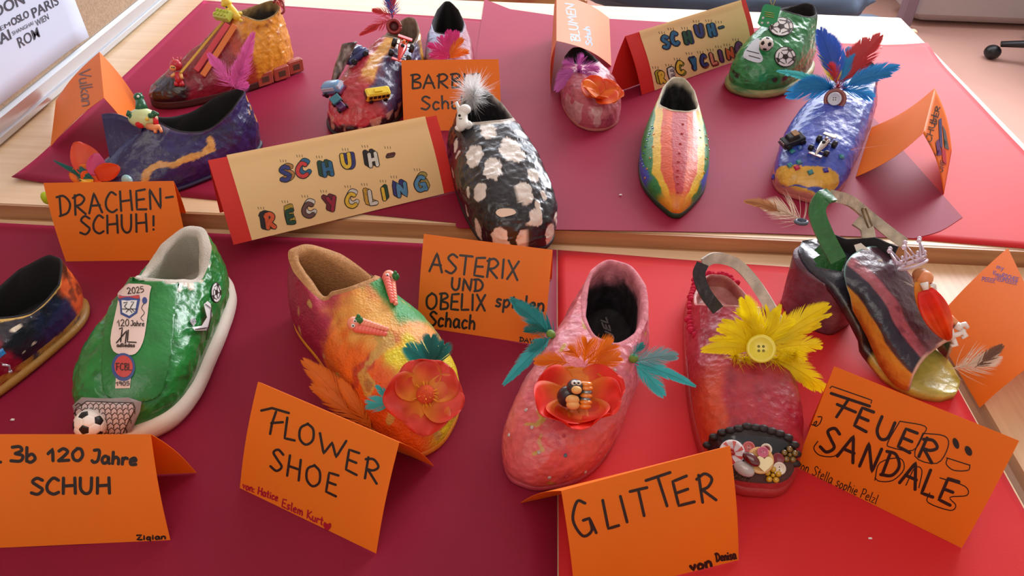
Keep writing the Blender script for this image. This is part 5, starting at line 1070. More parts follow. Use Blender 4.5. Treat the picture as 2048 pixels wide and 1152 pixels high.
# side stickers: small footballs and a player
def flatball(bv, cx, cy, r, parent, seed=0, sy=1., rot=0., name='football_sticker'):
    rs = np.random.RandomState(seed); E = lambda a, q: (cx + r * q * math.cos(a + rot), cy + r * sy * q * math.sin(a + rot))
    poly_px(bv, [E(a, 1.04) for a in np.linspace(0, 2 * math.pi, 20, endpoint=False)], M_ink, name, parent, .0008, step=max(4, r / 3)); o = poly_px(bv, [E(a, .94) for a in np.linspace(0, 2 * math.pi, 20, endpoint=False)], M_skw, name, parent, .0012, step=max(4, r / 3))
    poly_px(bv, [E(2 * math.pi * k / 5, .32) for k in range(5)], M_ink, 'black_patch', parent, .0016, step=5)
    for k in range(5):
        a = 2 * math.pi * k / 5; poly_px(bv, [E(a + .32, .94), E(a + .26, .70), E(a, .60), E(a - .26, .70), E(a - .32, .94)], M_ink, 'black_patch', parent, .0016, step=6) if k % 2 == 0 else None
    lines_px(bv, [[E(2 * math.pi * k / 5, .32), E(2 * math.pi * k / 5, .62)] for k in range(5)] + [[E(2 * math.pi * k / 5 + .26, .70), E(2 * math.pi * (k + .5) / 5, .66), E(2 * math.pi * (k + 1) / 5 - .26, .70)] for k in range(5)], max(1.2, r * .07), M_ink, 'seam_drawing', parent, .0015)
flatball(bv, *S1(887, 505), 10, sg.r, 1, 2.0); flatball(bv, *S1(793, 626), 6, sg.r, 2, 1.1)
poly_px(bv, [S1(*q) for q in ((826, 560), (840, 545), (852, 555), (858, 600), (845, 640), (838, 662), (790, 668), (782, 655), (815, 645), (836, 610))], M_skw, 'player_sticker', sg.r, 0.0042); poly_px(bv, [S1(*q) for q in ((805, 648), (830, 645), (836, 658), (806, 662))], M_skr, 'player_sticker', sg.r, .0013, step=5)
lines_px(bv, [[S1(*a) for a in ((830, 560), (852, 575), (850, 610), (838, 655))], [S1(*a) for a in ((790, 664), (836, 650), (828, 700))]], 1.6, M_ink, 'player_drawing', sg.r, 0.0050)
# ---- rainbow sneaker: worms, flower, feathers
M_worm = mat('pink_rubber', (248, 150, 122), .35, coat=.3); M_wormd = mat('pink_rubber_deep', (238, 110, 96), .35, coat=.3); M_leaf = mat('green_rubber', (30, 120, 60), .35, coat=.3)
def worm(parent, bvs, a, b, seed, head):
    p0, n0, _ = hit(bvs, *a); p1, n1, _ = hit(bvs, *b); L = np.linalg.norm(p1 - p0); d = (p1 - p0) / L; sd = nrm(np.cross(d, n0)); o = None
    for k, m in ((-1, M_worm), (1, M_wormd)):
        bb = B(); 
        for i in range(9):
            q = p0 + d * L * (i / 8) + n0 * .0055 + sd * k * .0035 * (1 - .3 * i / 8); r = .0052 * (1.05 - .06 * i); bb.ball(q, (r * .86, r * .86, r * .86), 12, 8)
        x = bb.out('toy_worm' if o is None else 'worm_side', m, parent if o is None else o, True, label='pink toy worm' if o is None else None); o = o or x
    q = p0 - d * .004 + n0 * .0065; bb = B(); bb.ball(q, (.0068,) * 3); bb.out('head', M_worm, o, True)
    for s_ in (-1, 1):
        e = B(); c = q + face_ray(q) * .0058 + sd * .0025 * s_; e.ball(c, (.0021,) * 3, 10, 7); e.out('eye', M_white, o, True); e = B(); e.ball(c + face_ray(q) * .0016, (.0009,) * 3, 8, 5); e.out('pupil', M_black, o, True)
    hp, hn, _ = hit(bvs, *head); e = B(); c = near(*head, q, -.003); e.ball(c, (.0042, .0030, .0048), 10, 7); e.ball(c + np.array([0, 0, .004]), (.0022, .0018, .0034), 8, 6); e.out('leaf_cap', M_leaf, o, True)
worm(sf.r, sf.bv, (722, 655), (776, 668), 1, (718, 640)); worm(sf.r, sf.bv, (776, 562), (780, 612), 2, (791, 553))
p, n, _ = sf.hit(848, 792); ax = nrm(n * .8 + face_ray(p) * .5); fx = nrm(np.cross(ax, [0, 1, .3])); fy = np.cross(ax, fx)
for k, (a, L, m) in enumerate(((95, .038, M_petK), (20, .040, M_petK), (-50, .034, M_petK), (-115, .034, M_petK), (175, .036, M_petK))):
    a = math.radians(a); petal(sf.r, p + n * .002 + ax * .0004 * k, fx * math.cos(a) - fy * math.sin(a) * -1, ax, L, .023, m, .42, .30, k + 3, label='coral red flower petal', ruf=.10, g=((244, 150, 50), (226, 66, 50)))
cb_ = B(); cb_.ball(p + ax * .011, (.0090,) * 3, 18, 12); fc = cb_.out('flower_center', mat('orange_pompom', (226, 84, 40), .9, bump=1., bscale=900), sf.r, True); sp_ = B()
for k in range(40):
    d = nrm(np.random.RandomState(k).normal(0, 1, 3) + ax * .4); sp_.tube([p + ax * .011 + d * .0085, p + ax * .011 + d * .0125], .0003, 4)
sp_.out('stamens', mat('yellow_stamen', (240, 170, 40), .6), fc, False, kind='stuff')
M_teal = fmat('teal', (40, 150, 150)); M_turq = fmat('turquoise', (60, 200, 205)); M_dteal = fmat('dark_teal', (30, 120, 115)); M_forg = fmat('orange', (240, 130, 20)); M_fyel = fmat('yellow', (255, 238, 20), .5); M_fpnk = fmat('pink', (236, 110, 190)); M_fmag = fmat('magenta', (230, 60, 150)); M_fblu = fmat('blue', (50, 160, 225), .4); M_fblu2 = fmat('royal_blue', (60, 110, 215), .4); M_fred = fmat('red', (214, 60, 66), .4); M_fwht = fmat('white', (254, 254, 254), .6)
def fpx(shoe, a, b, w, m, dz=0., bend=(0, 0, 0), down=0., seed=0, lift=.003, n=54, label=None, split=.1):
    p, nn, _ = hit(shoe.bv, *a) if not isinstance(shoe, tuple) else (shoe[1], np.zeros(3), 0); p = p + nn * lift
    return feather(shoe.r, p, near(*b, p, dz), w, m, bend, down, seed, n=n, label=label, split=split)
fpx(sf, (868, 738), (815, 695), .013, M_teal, -.01, seed=1); fpx(sf, (858, 736), (862, 676), .014, M_dteal, -.01, seed=2); fpx(sf, (868, 736), (888, 690), .012, M_dteal, -.006, seed=3)
fpx(sf, (790, 808), (737, 808), .010, M_turq, -.005, seed=4, split=.3); fpx(sf, (792, 805), (752, 772), .005, M_turq, -.008, seed=5, split=.4); fpx(sf, (800, 812), (800, 830), .004, M_turq, -.002, seed=6)
q = sf.hit(725, 860)[0]
for a, b, w, sd in (((722, 850), (608, 722), .015, 7), ((718, 840), (630, 735), .014, 8), ((728, 868), (624, 772), .012, 9), ((735, 880), (680, 760), .010, 10)): fpx(sf, a, b, w, M_forg, .0, (0, -.004, .012), .35, sd, n=60, label='orange feather')
# ---- pink shoe
p, n, _ = sp.hit(1150, 806); ax = nrm(n * .8 + face_ray(p) * .15 + np.array([0, 0, .3])); fx = nrm(np.cross(ax, [0, 1, .3])); fy = np.cross(ax, fx)
for k, (a, L, m, cp) in enumerate(((95, .044, M_petR, .75), (45, .042, M_petR, .70), (150, .042, M_petR, .65), (-5, .036, M_petR, .45), (190, .044, M_petR, .45), (-55, .028, M_petR, .30), (-110, .030, M_petR, .32))):
    a = math.radians(a); petal(sp.r, p + n * .002 + ax * .0005 * k, fx * math.cos(a) + fy * math.sin(a), ax, L, .027, m, cp, .12, k + 5, label='red orange flower petal', ruf=.08, g=((250, 130, 40), (240, 44, 26)) if k < 5 else ((240, 60, 30), (248, 140, 30)))
M_mole = mat('dark_grey_brown_toy', (54, 44, 48), .3, coat=.3); M_beige = mat('toy_beige', (236, 176, 104), .4); c0 = p + ax * .016
nq = lambda x, y, d=0: near(x, y, c0, d - .008)
a1 = B(); a1.ball(nq(1135, 793, .002), (.0095, .008, .011)); a1.ball(nq(1146, 800), (.008, .007, .010)); a2 = B(); a2.ball(nq(1150, 775, -.004), (.0075, .0075, .0075)); a3 = B(); a3.ball(nq(1153, 780, -.013), (.0046, .0036, .0036)); a4 = B(); a4.ball(nq(1145, 800, -.010), (.0062, .004, .0052)); a4.ball(nq(1146, 810, -.010), (.006, .004, .0045))
a5 = B(); [a5.ball(nq(x, 766, -.0095), (.0026, .002, .0026), 10, 7) for x in (1148, 1157)]; a6 = B(); [a6.ball(nq(x, 766, -.0118), (.0010,) * 3, 8, 5) for x in (1149, 1157)]
figure(sp.r, [('', M_mole, a1), ('head', M_mole, a2), ('nose', M_beige, a3), ('paw', M_beige, a4), ('eye', M_white, a5), ('pupil', M_black, a6)], 'toy_mole', 'dark toy mole with beige nose')
M_bo = mat('amber_glass_bead', (238, 132, 40), .15, coat=.6, spec=.7); M_bk = mat('silver_bead', (150, 150, 150), .2, metal=.8); bee = None
for k, (x, y, r, m) in enumerate(((1172, 768, 0.0062, M_bo), (1173, 776, 0.0062, M_bo), (1173, 784, 0.0056, M_bk), (1172, 791, 0.0058, M_bo), (1171, 798, 0.0053, M_bk), (1171, 804, 0.0059, M_bo), (1170, 812, 0.0056, M_bo))):
    bb = B(frame(nq(x, y, -.002 - .001 * k), nrm(nq(1170, 815) - nq(1173, 765)), (1, 0, 0))); bb.lathe([(r * .7, -.0022), (r, 0), (r * .7, .0022)], 20)
    if bee is None: bee = bb.out('bead_caterpillar', m, sp.r, True, label='orange and silver bead caterpillar')
    else: bb.out('bead', m, bee, True)
for a, b, w, m, sd, dn in (((1106, 668), (1022, 598), .011, M_teal, 1, .3), ((1104, 672), (1034, 612), .012, M_teal, 2, .2), ((1106, 670), (1050, 660), .008, M_dteal, 3, .6), ((1108, 676), (1008, 768), .010, M_turq, 4, .25), ((1104, 680), (1060, 700), .007, M_teal, 5, .6),
                          ((1262, 726), (1352, 712), .011, mat('feather_grey_teal', (120, 170, 175), .5, transl=.4), 6, .3), ((1262, 726), (1390, 772), .008, M_turq, 7, .1), ((1264, 730), (1326, 790), .011, M_turq, 8, .2), ((1258, 722), (1286, 690), .006, M_teal, 9, .6)):
    fpx(sp, a, b, w, m, -.008, (0, 0, .005), dn, sd, n=56, label='turquoise feather')
for x, y in ((1107, 674), (1262, 720)):
    q, n_, _ = sp.hit(x, y); bb = B(frame(q, n_, (1, 0, 0))); bb.ball((0, 0, .004), (.0045, .0045, .005)); bb.out('green_bead', mat('olive_green_bead', (110, 150, 60), .6, bump=.6, bscale=400), sp.r, True)
for a, b, w, sd in (((1140, 730), (1072, 722), .010, 1), ((1160, 722), (1140, 700), .012, 2), ((1168, 730), (1175, 686), .014, 3), ((1172, 735), (1222, 690), .015, 4), ((1178, 745), (1236, 714), .012, 5), ((1125, 738), (1090, 745), .006, 6)): fpx(sp, a, b, w, M_forg, -.012, (0, 0, .004), .2, sd, label='orange feather')
gw, gb, gr_ = gmat('clear', (220, 214, 210)), gmat('blue', (70, 140, 170)), gmat('rose', (220, 90, 110))
for x, y, m in ((1131, 911, gb), (1078, 905, gw), (1099, 955, gw), (1133, 953, gr_), (1171, 944, gw), (1216, 916, gw), (1201, 905, gr_), (1064, 855, gw), (1230, 740, gw), (1128, 872, gr_), (1108, 842, gr_), (1018, 870, gw), (1052, 820, gw), (1150, 965, gr_)):
    q, n_, _ = sp.hit(x, y); gem(sp.r, q, n_, .0018, m, 10, 'rhinestone')
lines_px(sp.lbv, text_px('TUEL', (1236, 700), (1212, 636), 15, upv=(-.93, -.35)), 3.2, mat('worn_grey_print', (120, 112, 112), .6), 'insole_print', sp.r, .0006)
# ---- red mule: yellow feathers, button, buttons in the toe window, strap, yarn
q0, n0, _ = sr.hit(1522, 702); q0 = q0 + n0 * .002
for k, (bx, by, w, dn) in enumerate(((1490, 600, .014, .1), (1540, 625, .014, .2), (1475, 625, .012, .1), (1440, 655, .012, .1), (1405, 700, .010, .1), (1420, 680, .008, .1), (1570, 640, .014, .2), (1655, 612, .014, .1), (1640, 650, .010, .1), (1662, 628, .007, .1), (1652, 782, .013, .1), (1630, 780, .011, .1), (1640, 690, .012, .2), (1600, 660, .014, .2), (1610, 720, .012, .2), (1500, 640, .014, .3), (1560, 610, .006, .1), (1445, 640, .006, .1))):
    e0 = near(1522 + (bx - 1522) * .15, 702 + (by - 702) * .15, q0, -.002 - .0008 * (k % 5)); feather(sr.r, e0, near(bx, by, q0, -.012 + .006 * (k % 3)), w, M_fyel, (0, 0, .006 + .003 * (k % 3)), dn, k + 20, n=60, label='yellow feather', split=.35)
for k in range(7): fluff(sr.r, near(1470 + 20 * k, 712 + 6 * math.sin(k * 2), q0, -.003), M_fyel, .018, 110, (random.uniform(-.4, .4), -.6, .35), 1.0, k + 5)
button(sr.r, near(1522, 698, q0, -.016), face_ray(q0) + np.array([0, 0, .3]), .0135, mat('yellow_button', (244, 226, 60), .25, coat=.4, trans=.1), mh=mat('button_hole_olive', (120, 110, 20), .6), label='yellow four-hole button', th=.003)
bl = [sr.hit(1418, 640)[0], near(1404, 600, sr.hit(1418, 640)[0], .005), near(1402, 560, sr.hit(1418, 640)[0], .02), near(1412, 528, sr.hit(1418, 640)[0], .035)]
rr_ = sr.hit(1440, 640)[0]; hb2 = [near(1436, 620, rr_, -.004), near(1410, 585, rr_, -.004), near(1398, 550, rr_, 0), near(1405, 528, rr_, .005), near(1430, 516, rr_, .012), near(1470, 526, rr_, .03), (near(1505, 560, rr_, .035)), near(1535, 605, rr_, .02), near(1560, 650, rr_, .0)]
M_bws = mat('black_white_brushed_strap', (226, 214, 200), .5, bump=.4, bscale=200, var=.45, vscale=60)
M_blk = mat('black_brushed_strap', (30, 22, 30), .4, bump=.5, bscale=200, var=.5, vscale=90)
band('instep_strap', hb2[:4], pxdir(0, (1396, 560), (1410, 562), rr_) * .0062, M_blk, sr.r, .0012, 'black painted part of the strap')
band('instep_strap', hb2[3:], pxdir(0, (1450, 514), (1442, 534), rr_) * .0058, M_bws, sr.r, .0012, 'cream worn part of the strap')
M_yarn = mat('raspberry_yarn', (196, 20, 60), .95, bump=1., bscale=300)
yb = B(); idx = [i for i in range(NP) if math.cos(sr.ph[i]) < .15]
for sgn in (0, 1):
    pts = [sr.Wd[60, i] for i in idx]
pts = [sr.Wd[66, i] + np.array([0, 0, .002]) + RNG.normal(0, .0008, 3) for i in idx if math.sin(sr.ph[i]) < .5]
for a in pts[::3]: yb.ball(a, tuple(.0030 + RNG.rand(3) * .002), 8, 6)
yb.out('yarn_trim', M_yarn, sr.r, True, kind='stuff')
# toe window
bw = sr.bv; poly_px(bw, crom([(1418, 892), (1422, 872), (1440, 866), (1450, 858), (1470, 862), (1490, 848), (1505, 860), (1520, 852), (1540, 864), (1556, 866), (1580, 878), (1590, 900), (1586, 930), (1560, 960), (1500, 958), (1450, 950), (1420, 925)], 3, True), mat('black_clay', (34, 24, 24), .5, bump=.6, bscale=120), 'mouth_rim', sr.r, .0010, label='dark mouth around the toe window')
bb = B(); xs = [(1418, 890), (1430, 874), (1446, 866), (1462, 862), (1478, 858), (1494, 854), (1510, 856), (1526, 858), (1542, 863), (1558, 868), (1574, 876), (1586, 890), (1590, 908), (1588, 926)]
for i, (x, y) in enumerate(xs):
    q, n_, _ = sr.hit(x, y); bb.ball(q + n_ * .001, (.0052, .0036, .0036), 10, 7)
bb.out('clay_teeth', MATS['black_clay'], sr.r, True)
poly_px(bw, crom([(1430, 896), (1446, 876), (1480, 872), (1530, 874), (1570, 884), (1580, 905), (1576, 935), (1540, 945), (1490, 942), (1445, 930)], 3, True), mat('dark_blue_glass', (22, 30, 40), .1, coat=.5), 'toe_window', sr.r, .0016, label='dark shiny window behind the buttons')
poly_px(bw, crom([(1440, 928), (1480, 932), (1530, 936), (1576, 920), (1584, 940), (1560, 962), (1500, 962), (1450, 950)], 3, True), mat('brown_straw', (80, 56, 50), .8, bump=.8, bscale=200), 'straw_bed', sr.r, .0020)
def S6(x, y): return 1400 + x / 7.2, 840 + y / 7.2
def bt(x, y, rpx, m, holes=2, label=None, lift=.003, sx=1, mh=None, name='button'):
    q, n_, _ = sr.hit(*S6(x, y)); nv = nrm(n_ + face_ray(q) * 1.2); r = rpx / 7.2 * depth(q) / F; return button(sr.r, q + nv * lift, nv, r, m, holes, label, th=r * .25, name=name, mh=mh), q, nv, r
M_cb = mat('cream_button', (230, 216, 196), .3, coat=.3); M_pb = mat('pink_button', (206, 96, 128), .3, coat=.3, var=.1); M_rb = mat('rose_button', (196, 90, 90), .3, coat=.3); M_tan = mat('tan_bowl_button', (226, 176, 110), .3, coat=.3)
o_, q, nv, r = bt(470, 465, 180, mat('peppermint_white', (236, 232, 238), .2, coat=.6), 0, 'red and white peppermint disc', .003, name='peppermint_disc'); Mx = frame(q + nv * (.003 + r * .17), nv, (1, 0, 0))
for k in range(7):
    a = 2 * math.pi * k / 7; pr = B(Mx); pr.prism([(r * .12 * math.cos(a), r * .12 * math.sin(a)), (r * .93 * math.cos(a + .28), r * .93 * math.sin(a + .28)), (r * .93 * math.cos(a + .62), r * .93 * math.sin(a + .62)), (r * .5 * math.cos(a + .38), r * .5 * math.sin(a + .38))], 0, r * .10); pr.out('red_stripe', mat('peppermint_red', (206, 60, 56), .25, coat=.5), o_)
for k in range(6): gem(o_, q + nv * .007 + RNG.normal(0, .0016, 3), nv, .0018, gmat('red', (200, 20, 20)), 6, 'red_bead')
bt(700, 400, 88, M_rb, 2, 'rose two-hole button', .002); bt(945, 425, 82, M_cb, 0, 'cream ring button', .003); bt(945, 425, 48, mat('dark_red_button', (130, 30, 44), .3), 0, None, .005)
bt(852, 580, 190, M_tan, 0, 'large tan dish button', .004); bt(880, 470, 78, M_pb, 3, 'pink three-hole button', .0095, mh=mat('dark_pink', (130, 40, 70), .5)); bt(1125, 690, 92, M_cb, 2, 'cream two-hole button', .0045, mh=mat('brown_hole', (90, 40, 30), .5)); bt(1110, 560, 88, mat('dark_red_button', (130, 30, 44), .3), 0, 'dark red button', .003)
q, n_, _ = sr.hit(*S6(900, 610)); nv = nrm(n_ + face_ray(q) * 1.2); hb3 = B(frame(q + nv * .0085, nv, (1, 0, 0), .0075)); hs = [(0, -1), (.55, -.5), (.95, 0), (.95, .45), (.6, .75), (.25, .7), (0, .45), (-.25, .7), (-.6, .75), (-.95, .45), (-.95, 0), (-.55, -.5)]; hb3.prism(hs, 0, .3); hb3.out('heart_button', mat('pale_yellow_button', (240, 226, 170), .3, coat=.4), sr.r, False, label='pale yellow heart button')
q, n_, _ = sr.hit(*S6(728, 560)); nv = nrm(n_ + face_ray(q) * 1.2); e_ = B(frame(q + nv * .0085, nv, (.7, -.7, 0))); e_.ball((0, 0, .001), (.0085, .0050, .0035)); e_.out('oval_bead', gmat('wine', (110, 10, 24)), sr.r, True, label='dark red oval bead')
q, n_, _ = sr.hit(*S6(642, 690)); nv = nrm(n_ + face_ray(q) * 1.2); e_ = B(frame(q + nv * .006, nv, (.7, -.5, 0))); e_.ball((0, 0, .001), (.0095, .0062, .0045)); e_.out('oval_bead', gmat('clear', (220, 214, 210)), sr.r, True, label='clear oval bead')
for cx, cy, m in ((1040, 775, gmat('yellow', (236, 186, 10))), (1265, 500, gmat('olive_gold', (140, 104, 16)))):
    q, n_, _ = sr.hit(*S6(cx, cy)); nv = nrm(n_ + face_ray(q) * 1.2); Mf = frame(q + nv * .004, nv, (1, 0, 0)); bb = B(Mf)
    for k in range(5): a = 2 * math.pi * k / 5 + .3; bb.ball((.0048 * math.cos(a), .0048 * math.sin(a), .001), (.0028, .0028, .002), 10, 6)
    bb.ball((0, 0, .0015), (.002, .002, .002), 8, 5); bb.out('flower_bead', m, sr.r, True, label='small five-petal flower bead')
fl2 = B(); 
for k in range(60):
    x, y = 480 + random.random() * 260, 740 + random.random() * 80; q, n_, _ = sr.hit(*S6(x, y)); q2, _, _ = sr.hit(*S6(x + random.uniform(-90, 90), y + random.uniform(-40, 40))); fl2.tube([q + n_ * .003, (q + q2) / 2 + n_ * .006, q2 + n_ * .003], .00028, 4)
fl2.out('straw', mat('brown_straw_fibre', (110, 80, 66), .8), sr.r, True, kind='stuff')
# ---- black slip-on: blue and clear stone at the left edge
q, n, _ = sb.hit(2, 706); gem(sb.r, q, n, .005, gmat('sky', (60, 150, 220)), 4, 'blue_stone'); q, n, _ = sb.hit(12, 730)
bb = B(); bb.tube([sb.hit(0, 728)[0] + n * .003, q + n * .004, sb.hit(16, 742)[0] + n * .003], .0012, 6); bb.ball(sb.hit(16, 742)[0] + n * .003, (.002,) * 3, 8, 6); bb.out('silver_charm', mat('pale_silver', (200, 200, 210), .25, metal=.6), sb.r, True)
# ---- black and white shoe: tuft, ghost
q = near(945, 172, sc.Wd[-1, NP // 2], -.005)
fluff(sc.r, near(946, 190, q), M_fwht, .032, 620, (0, -.1, 1), 1.5, 1, 'feather_tuft', 'fluffy white feather tuft', w=.0007); fluff(sc.r, near(944, 198, q), M_fwht, .026, 300, (0, -.4, .2), 1.6, 2, 'feather_tuft', w=.0006)
for k, (x, y) in enumerate(((938, 152), (955, 150), (940, 212))): feather(sc.r, near(945, 190, q), near(x, y, q), .010, M_fwht, (0, 0, 0), .6, k, n=40)
gr = near(926, 232, sc.hit(935, 262)[0], 0); ng = lambda x, y, d=0: near(x, y, gr, d)
g1 = B(); g1.tube([ng(930, 258), ng(925, 248), ng(924, 236), ng(926, 224), ng(929, 216)], [.0095, .0088, .0075, .0062, .0055], 16); g1.ball(ng(930, 219, -.001), (.0080, .0075, .0066), 16, 10); g1.ball(ng(936, 250, 0), (.006, .005, .006)); g1.tube([ng(920, 228), ng(916, 214), ng(912, 204)], [.0032, .0026, .0022], 10)
g1.ball(ng(920, 256), (.007, .006, .004)); g2_ = B(); g2_.ball(ng(919, 231, -.0085), (.0018, .0012, .0018), 10, 7); g3 = B(); g3.tube([ng(918, 237, -.0078), ng(921, 238, -.0084), ng(924, 237, -.008)], .0005, 5)
figure(sc.r, [('', M_white, g1), ('eye', M_black, g2_), ('mouth', M_black, g3)], 'toy_ghost', 'white ghost figurine with a raised arm')
poly_px(sc.bv, crom([(992, 426), (1000, 418), (1024, 418), (1032, 426), (1020, 432), (1002, 434)], 3, True), mat('glue_cream', (226, 210, 190), .5), 'cream_pad', sc.r, .001)
# ---- pointed shoe gems
def gems(sh, L, m, r=.0016, nm='rhinestone', sides=10):
    for x, y in L:
        q, n_, _ = sh.hit(x, y); gem(sh.r, q, n_, r, m, sides, nm)
gR, gG, gY, gB_ = gmat('ruby', (210, 30, 40)), gmat('green', (40, 180, 70)), gmat('amber', (230, 150, 30)), gmat('blue2', (50, 110, 200))
gems(so, [(1368, 221), (1366, 248), (1364, 267), (1361, 287), (1359, 306), (1357, 323), (1356, 340), (1355, 352), (1356, 366), (1356, 384)], gR, .0022)
gems(so, [(1304, 252), (1300, 262), (1297, 272), (1294, 282), (1291, 292), (1288, 302), (1285, 312), (1281, 322), (1278, 330), (1418, 242), (1417, 260), (1416, 280), (1418, 300), (1414, 315)], gG, .0017); gems(so, [(1308, 268), (1306, 293), (1300, 316), (1294, 338), (1290, 356), (1412, 272), (1413, 290), (1412, 318), (1408, 345)], gY, .0018)
gems(so, [(1297, 240), (1290, 255), (1284, 268), (1280, 285), (1275, 300), (1272, 315), (1270, 325)], gB_, .0017)
# ---- blue shoe
q0, n0, _ = su.hit(1672, 190); q0 = q0 + n0 * .003
for k, (bx, by, w, m, dn) in enumerate(((1555, 142, .008, mat('feather_aqua', (90, 205, 205), .5, transl=.4), .1), (1575, 190, .016, M_fblu, .2), (1590, 178, .014, M_fblu, .1), (1600, 165, .012, M_fblu, .3), (1640, 60, .017, M_fblu2, .1), (1655, 72, .016, M_fblu2, .1), (1760, 72, .020, M_fred, .1), (1735, 80, .018, M_fred, .1), (1700, 95, .012, M_fblu, .1), (1720, 110, .010, M_fblu, .2), (1796, 134, .014, M_fblu, .1), (1780, 150, .012, M_fblu, .1), (1745, 195, .012, M_fblu, .2), (1640, 110, .009, mat('feather_lemon', (236, 226, 50), .5, transl=.4), .2), (1655, 116, .009, MATS['feather_lemon'], .2), (1690, 120, .010, M_fred, .3), (1660, 130, .009, M_fred, .3))):
    e0 = near(1676 + (bx - 1676) * .12, 178 + (by - 178) * .12, q0, -.004); feather(su.r, e0, near(bx, by, q0, -.015 if by > 120 else .015), w * 1.15, m, (0, 0, .006 + .003 * (k % 3)), dn, k + 50, n=60, split=.3, label={'feather_red': 'red feather', 'feather_blue': 'sky blue feather'}.get(m.name))
for k in range(3): fluff(su.r, near(1660 + 14 * k, 178, q0, -.004), (M_fblu, M_fred, M_fblu)[k], .016, 110, (0, -.2, .5), 1.0, k + 45)
b1 = button(su.r, near(1670, 199, q0, -.014), face_ray(q0) + np.array([0, 0, .2]), .0155, mat('brown_red_button', (136, 62, 60), .35, coat=.2), 0, 'brown disc under the white button', th=.0022)
button(su.r, near(1669, 198, q0, -.018), face_ray(q0) + np.array([0, 0, .2]), .0095, mat('grey_white_button', (200, 206, 222), .3, coat=.3), 4, 'pale four-hole button', th=.0022)
fluff(su.r, su.hit(1700, 300)[0], mat('glue_threads', (190, 120, 120), .6), .05, 16, (.8, -.2, .3), .5, 9, w=.00015)
for x, y, m in ((1585, 304, gmat('turq', (40, 160, 170))), (1600, 297, gB_), (1682, 314, MATS['gem_turq']), (1580, 331, MATS['gem_turq']), (1598, 325, MATS['gem_turq']), (1594, 336, gmat('magenta', (220, 30, 110))), (1621, 345, MATS['gem_turq']), (1651, 341, gmat('deep_blue', (20, 40, 190))), (1538, 353, MATS['gem_deep_blue'])):
    q, n_, _ = su.hit(x, y); gem(su.r, q + n_ * .0005, n_, .0050, m, 4, 'square_gem', h=(.6, 1, 0))
def wheel(M, c, r, w, parent, name='wheel', m=None):
    b = B(np.asarray(M) @ np.array([[1, 0, 0, c[0]], [0, 0, 1, c[1]], [0, -1, 0, c[2]], [0, 0, 0, 1.]])); b.lathe([(r * .8, -w), (r, -w * .7), (r, w * .7), (r * .8, w), (r * .3, w * .8)], 16); b.out(name, m or M_black, parent, True)
def onshoe(sh, px, py, head_px, s, tilt=0.5, lift=0.0):
    q, n_, _ = sh.hit(px, py); hd = near(*head_px, q) - near(px, py, q); nn = nrm(n_ + np.array([0, 0, tilt])); return frame(q + nn * lift, nn, hd, s), q
# black toy car
M_gm = mat('gunmetal_toy', (52, 54, 60), .3, metal=.5)
Mx, q = onshoe(su, 1586, 288, (1560, 296), 1.)
bb = B(Mx); bb.box((0, 0, .007), (.015, .0095, .0045)); c1 = bb.out('toy_car', M_gm, su.r, label='dark grey toy car'); bb = B(Mx); bb.box((.000, 0, .0135), (.009, .0075, .003), .75, .8); bb.out('cabin', M_black, c1)
for x in (-.010, .010):
    for y in (-.0095, .0095): wheel(Mx, (x, y, .0042), .0042, .0018, c1)
for y in (-.004, 0, .004): B(Mx).box((.0152, y, .008), (.0006, .0014, .0022)).out('grille', mat('toy_silver', (190, 190, 195), .25, metal=.8), c1)
B(Mx).box((-.004, 0, .0170), (.004, .006, .0006)).out('roof_rack', mat('toy_bronze', (140, 100, 60), .4, metal=.5), c1); B(Mx).box((.0155, 0, .0045), (.0012, .0105, .0012)).out('bumper', M_gm, c1)
# silver racer
M_sil = mat('toy_chrome', (205, 200, 198), .18, metal=.9)
def racer(sh, px, py, hp, s, m, label, M2, lift=.0):
    Mx, q = onshoe(sh, px, py, hp, s, .5, lift); bb = B(Mx); bb.tube([(-.014, 0, .006), (-.008, 0, .0075), (0, 0, .0075), (.008, 0, .006), (.017, 0, .004), (.021, 0, .0035)], [.0035, .0052, .0052, .0038, .0022, .0010], 10, .8); c1 = bb.out('toy_racing_car', m, sh.r, True, label=label)
    B(Mx).box((-.006, 0, .0125), (.003, .002, .0025), .6, .8).out('engine_cover', M2, c1); B(Mx).ball((.001, 0, .0112), (.0024,) * 3).out('helmet', M_black, c1, True)
    B(Mx).box((-.016, 0, .0125), (.0028, .0085, .0009)).out('rear_wing', m, c1); B(Mx).box((.0205, 0, .0030), (.0022, .0085, .0007)).out('front_wing', m, c1)
    for y in (-.004, .004): B(Mx).box((-.0155, y, .0095), (.0014, .0006, .003)).out('wing_strut', M2, c1)
    for x, r in ((-.011, .0052), (.012, .0042)):
        for y in (-.0105, .0105): wheel(Mx, (x, y, r), r, .0028, c1)
        B(Mx).tube([(x, -.0105, r), (x, .0105, r)], .0007, 6).out('axle', M_sil, c1, True)
racer(su, 1644, 298, (1628, 325), 1.05, M_sil, 'silver toy racing car', M_sil)
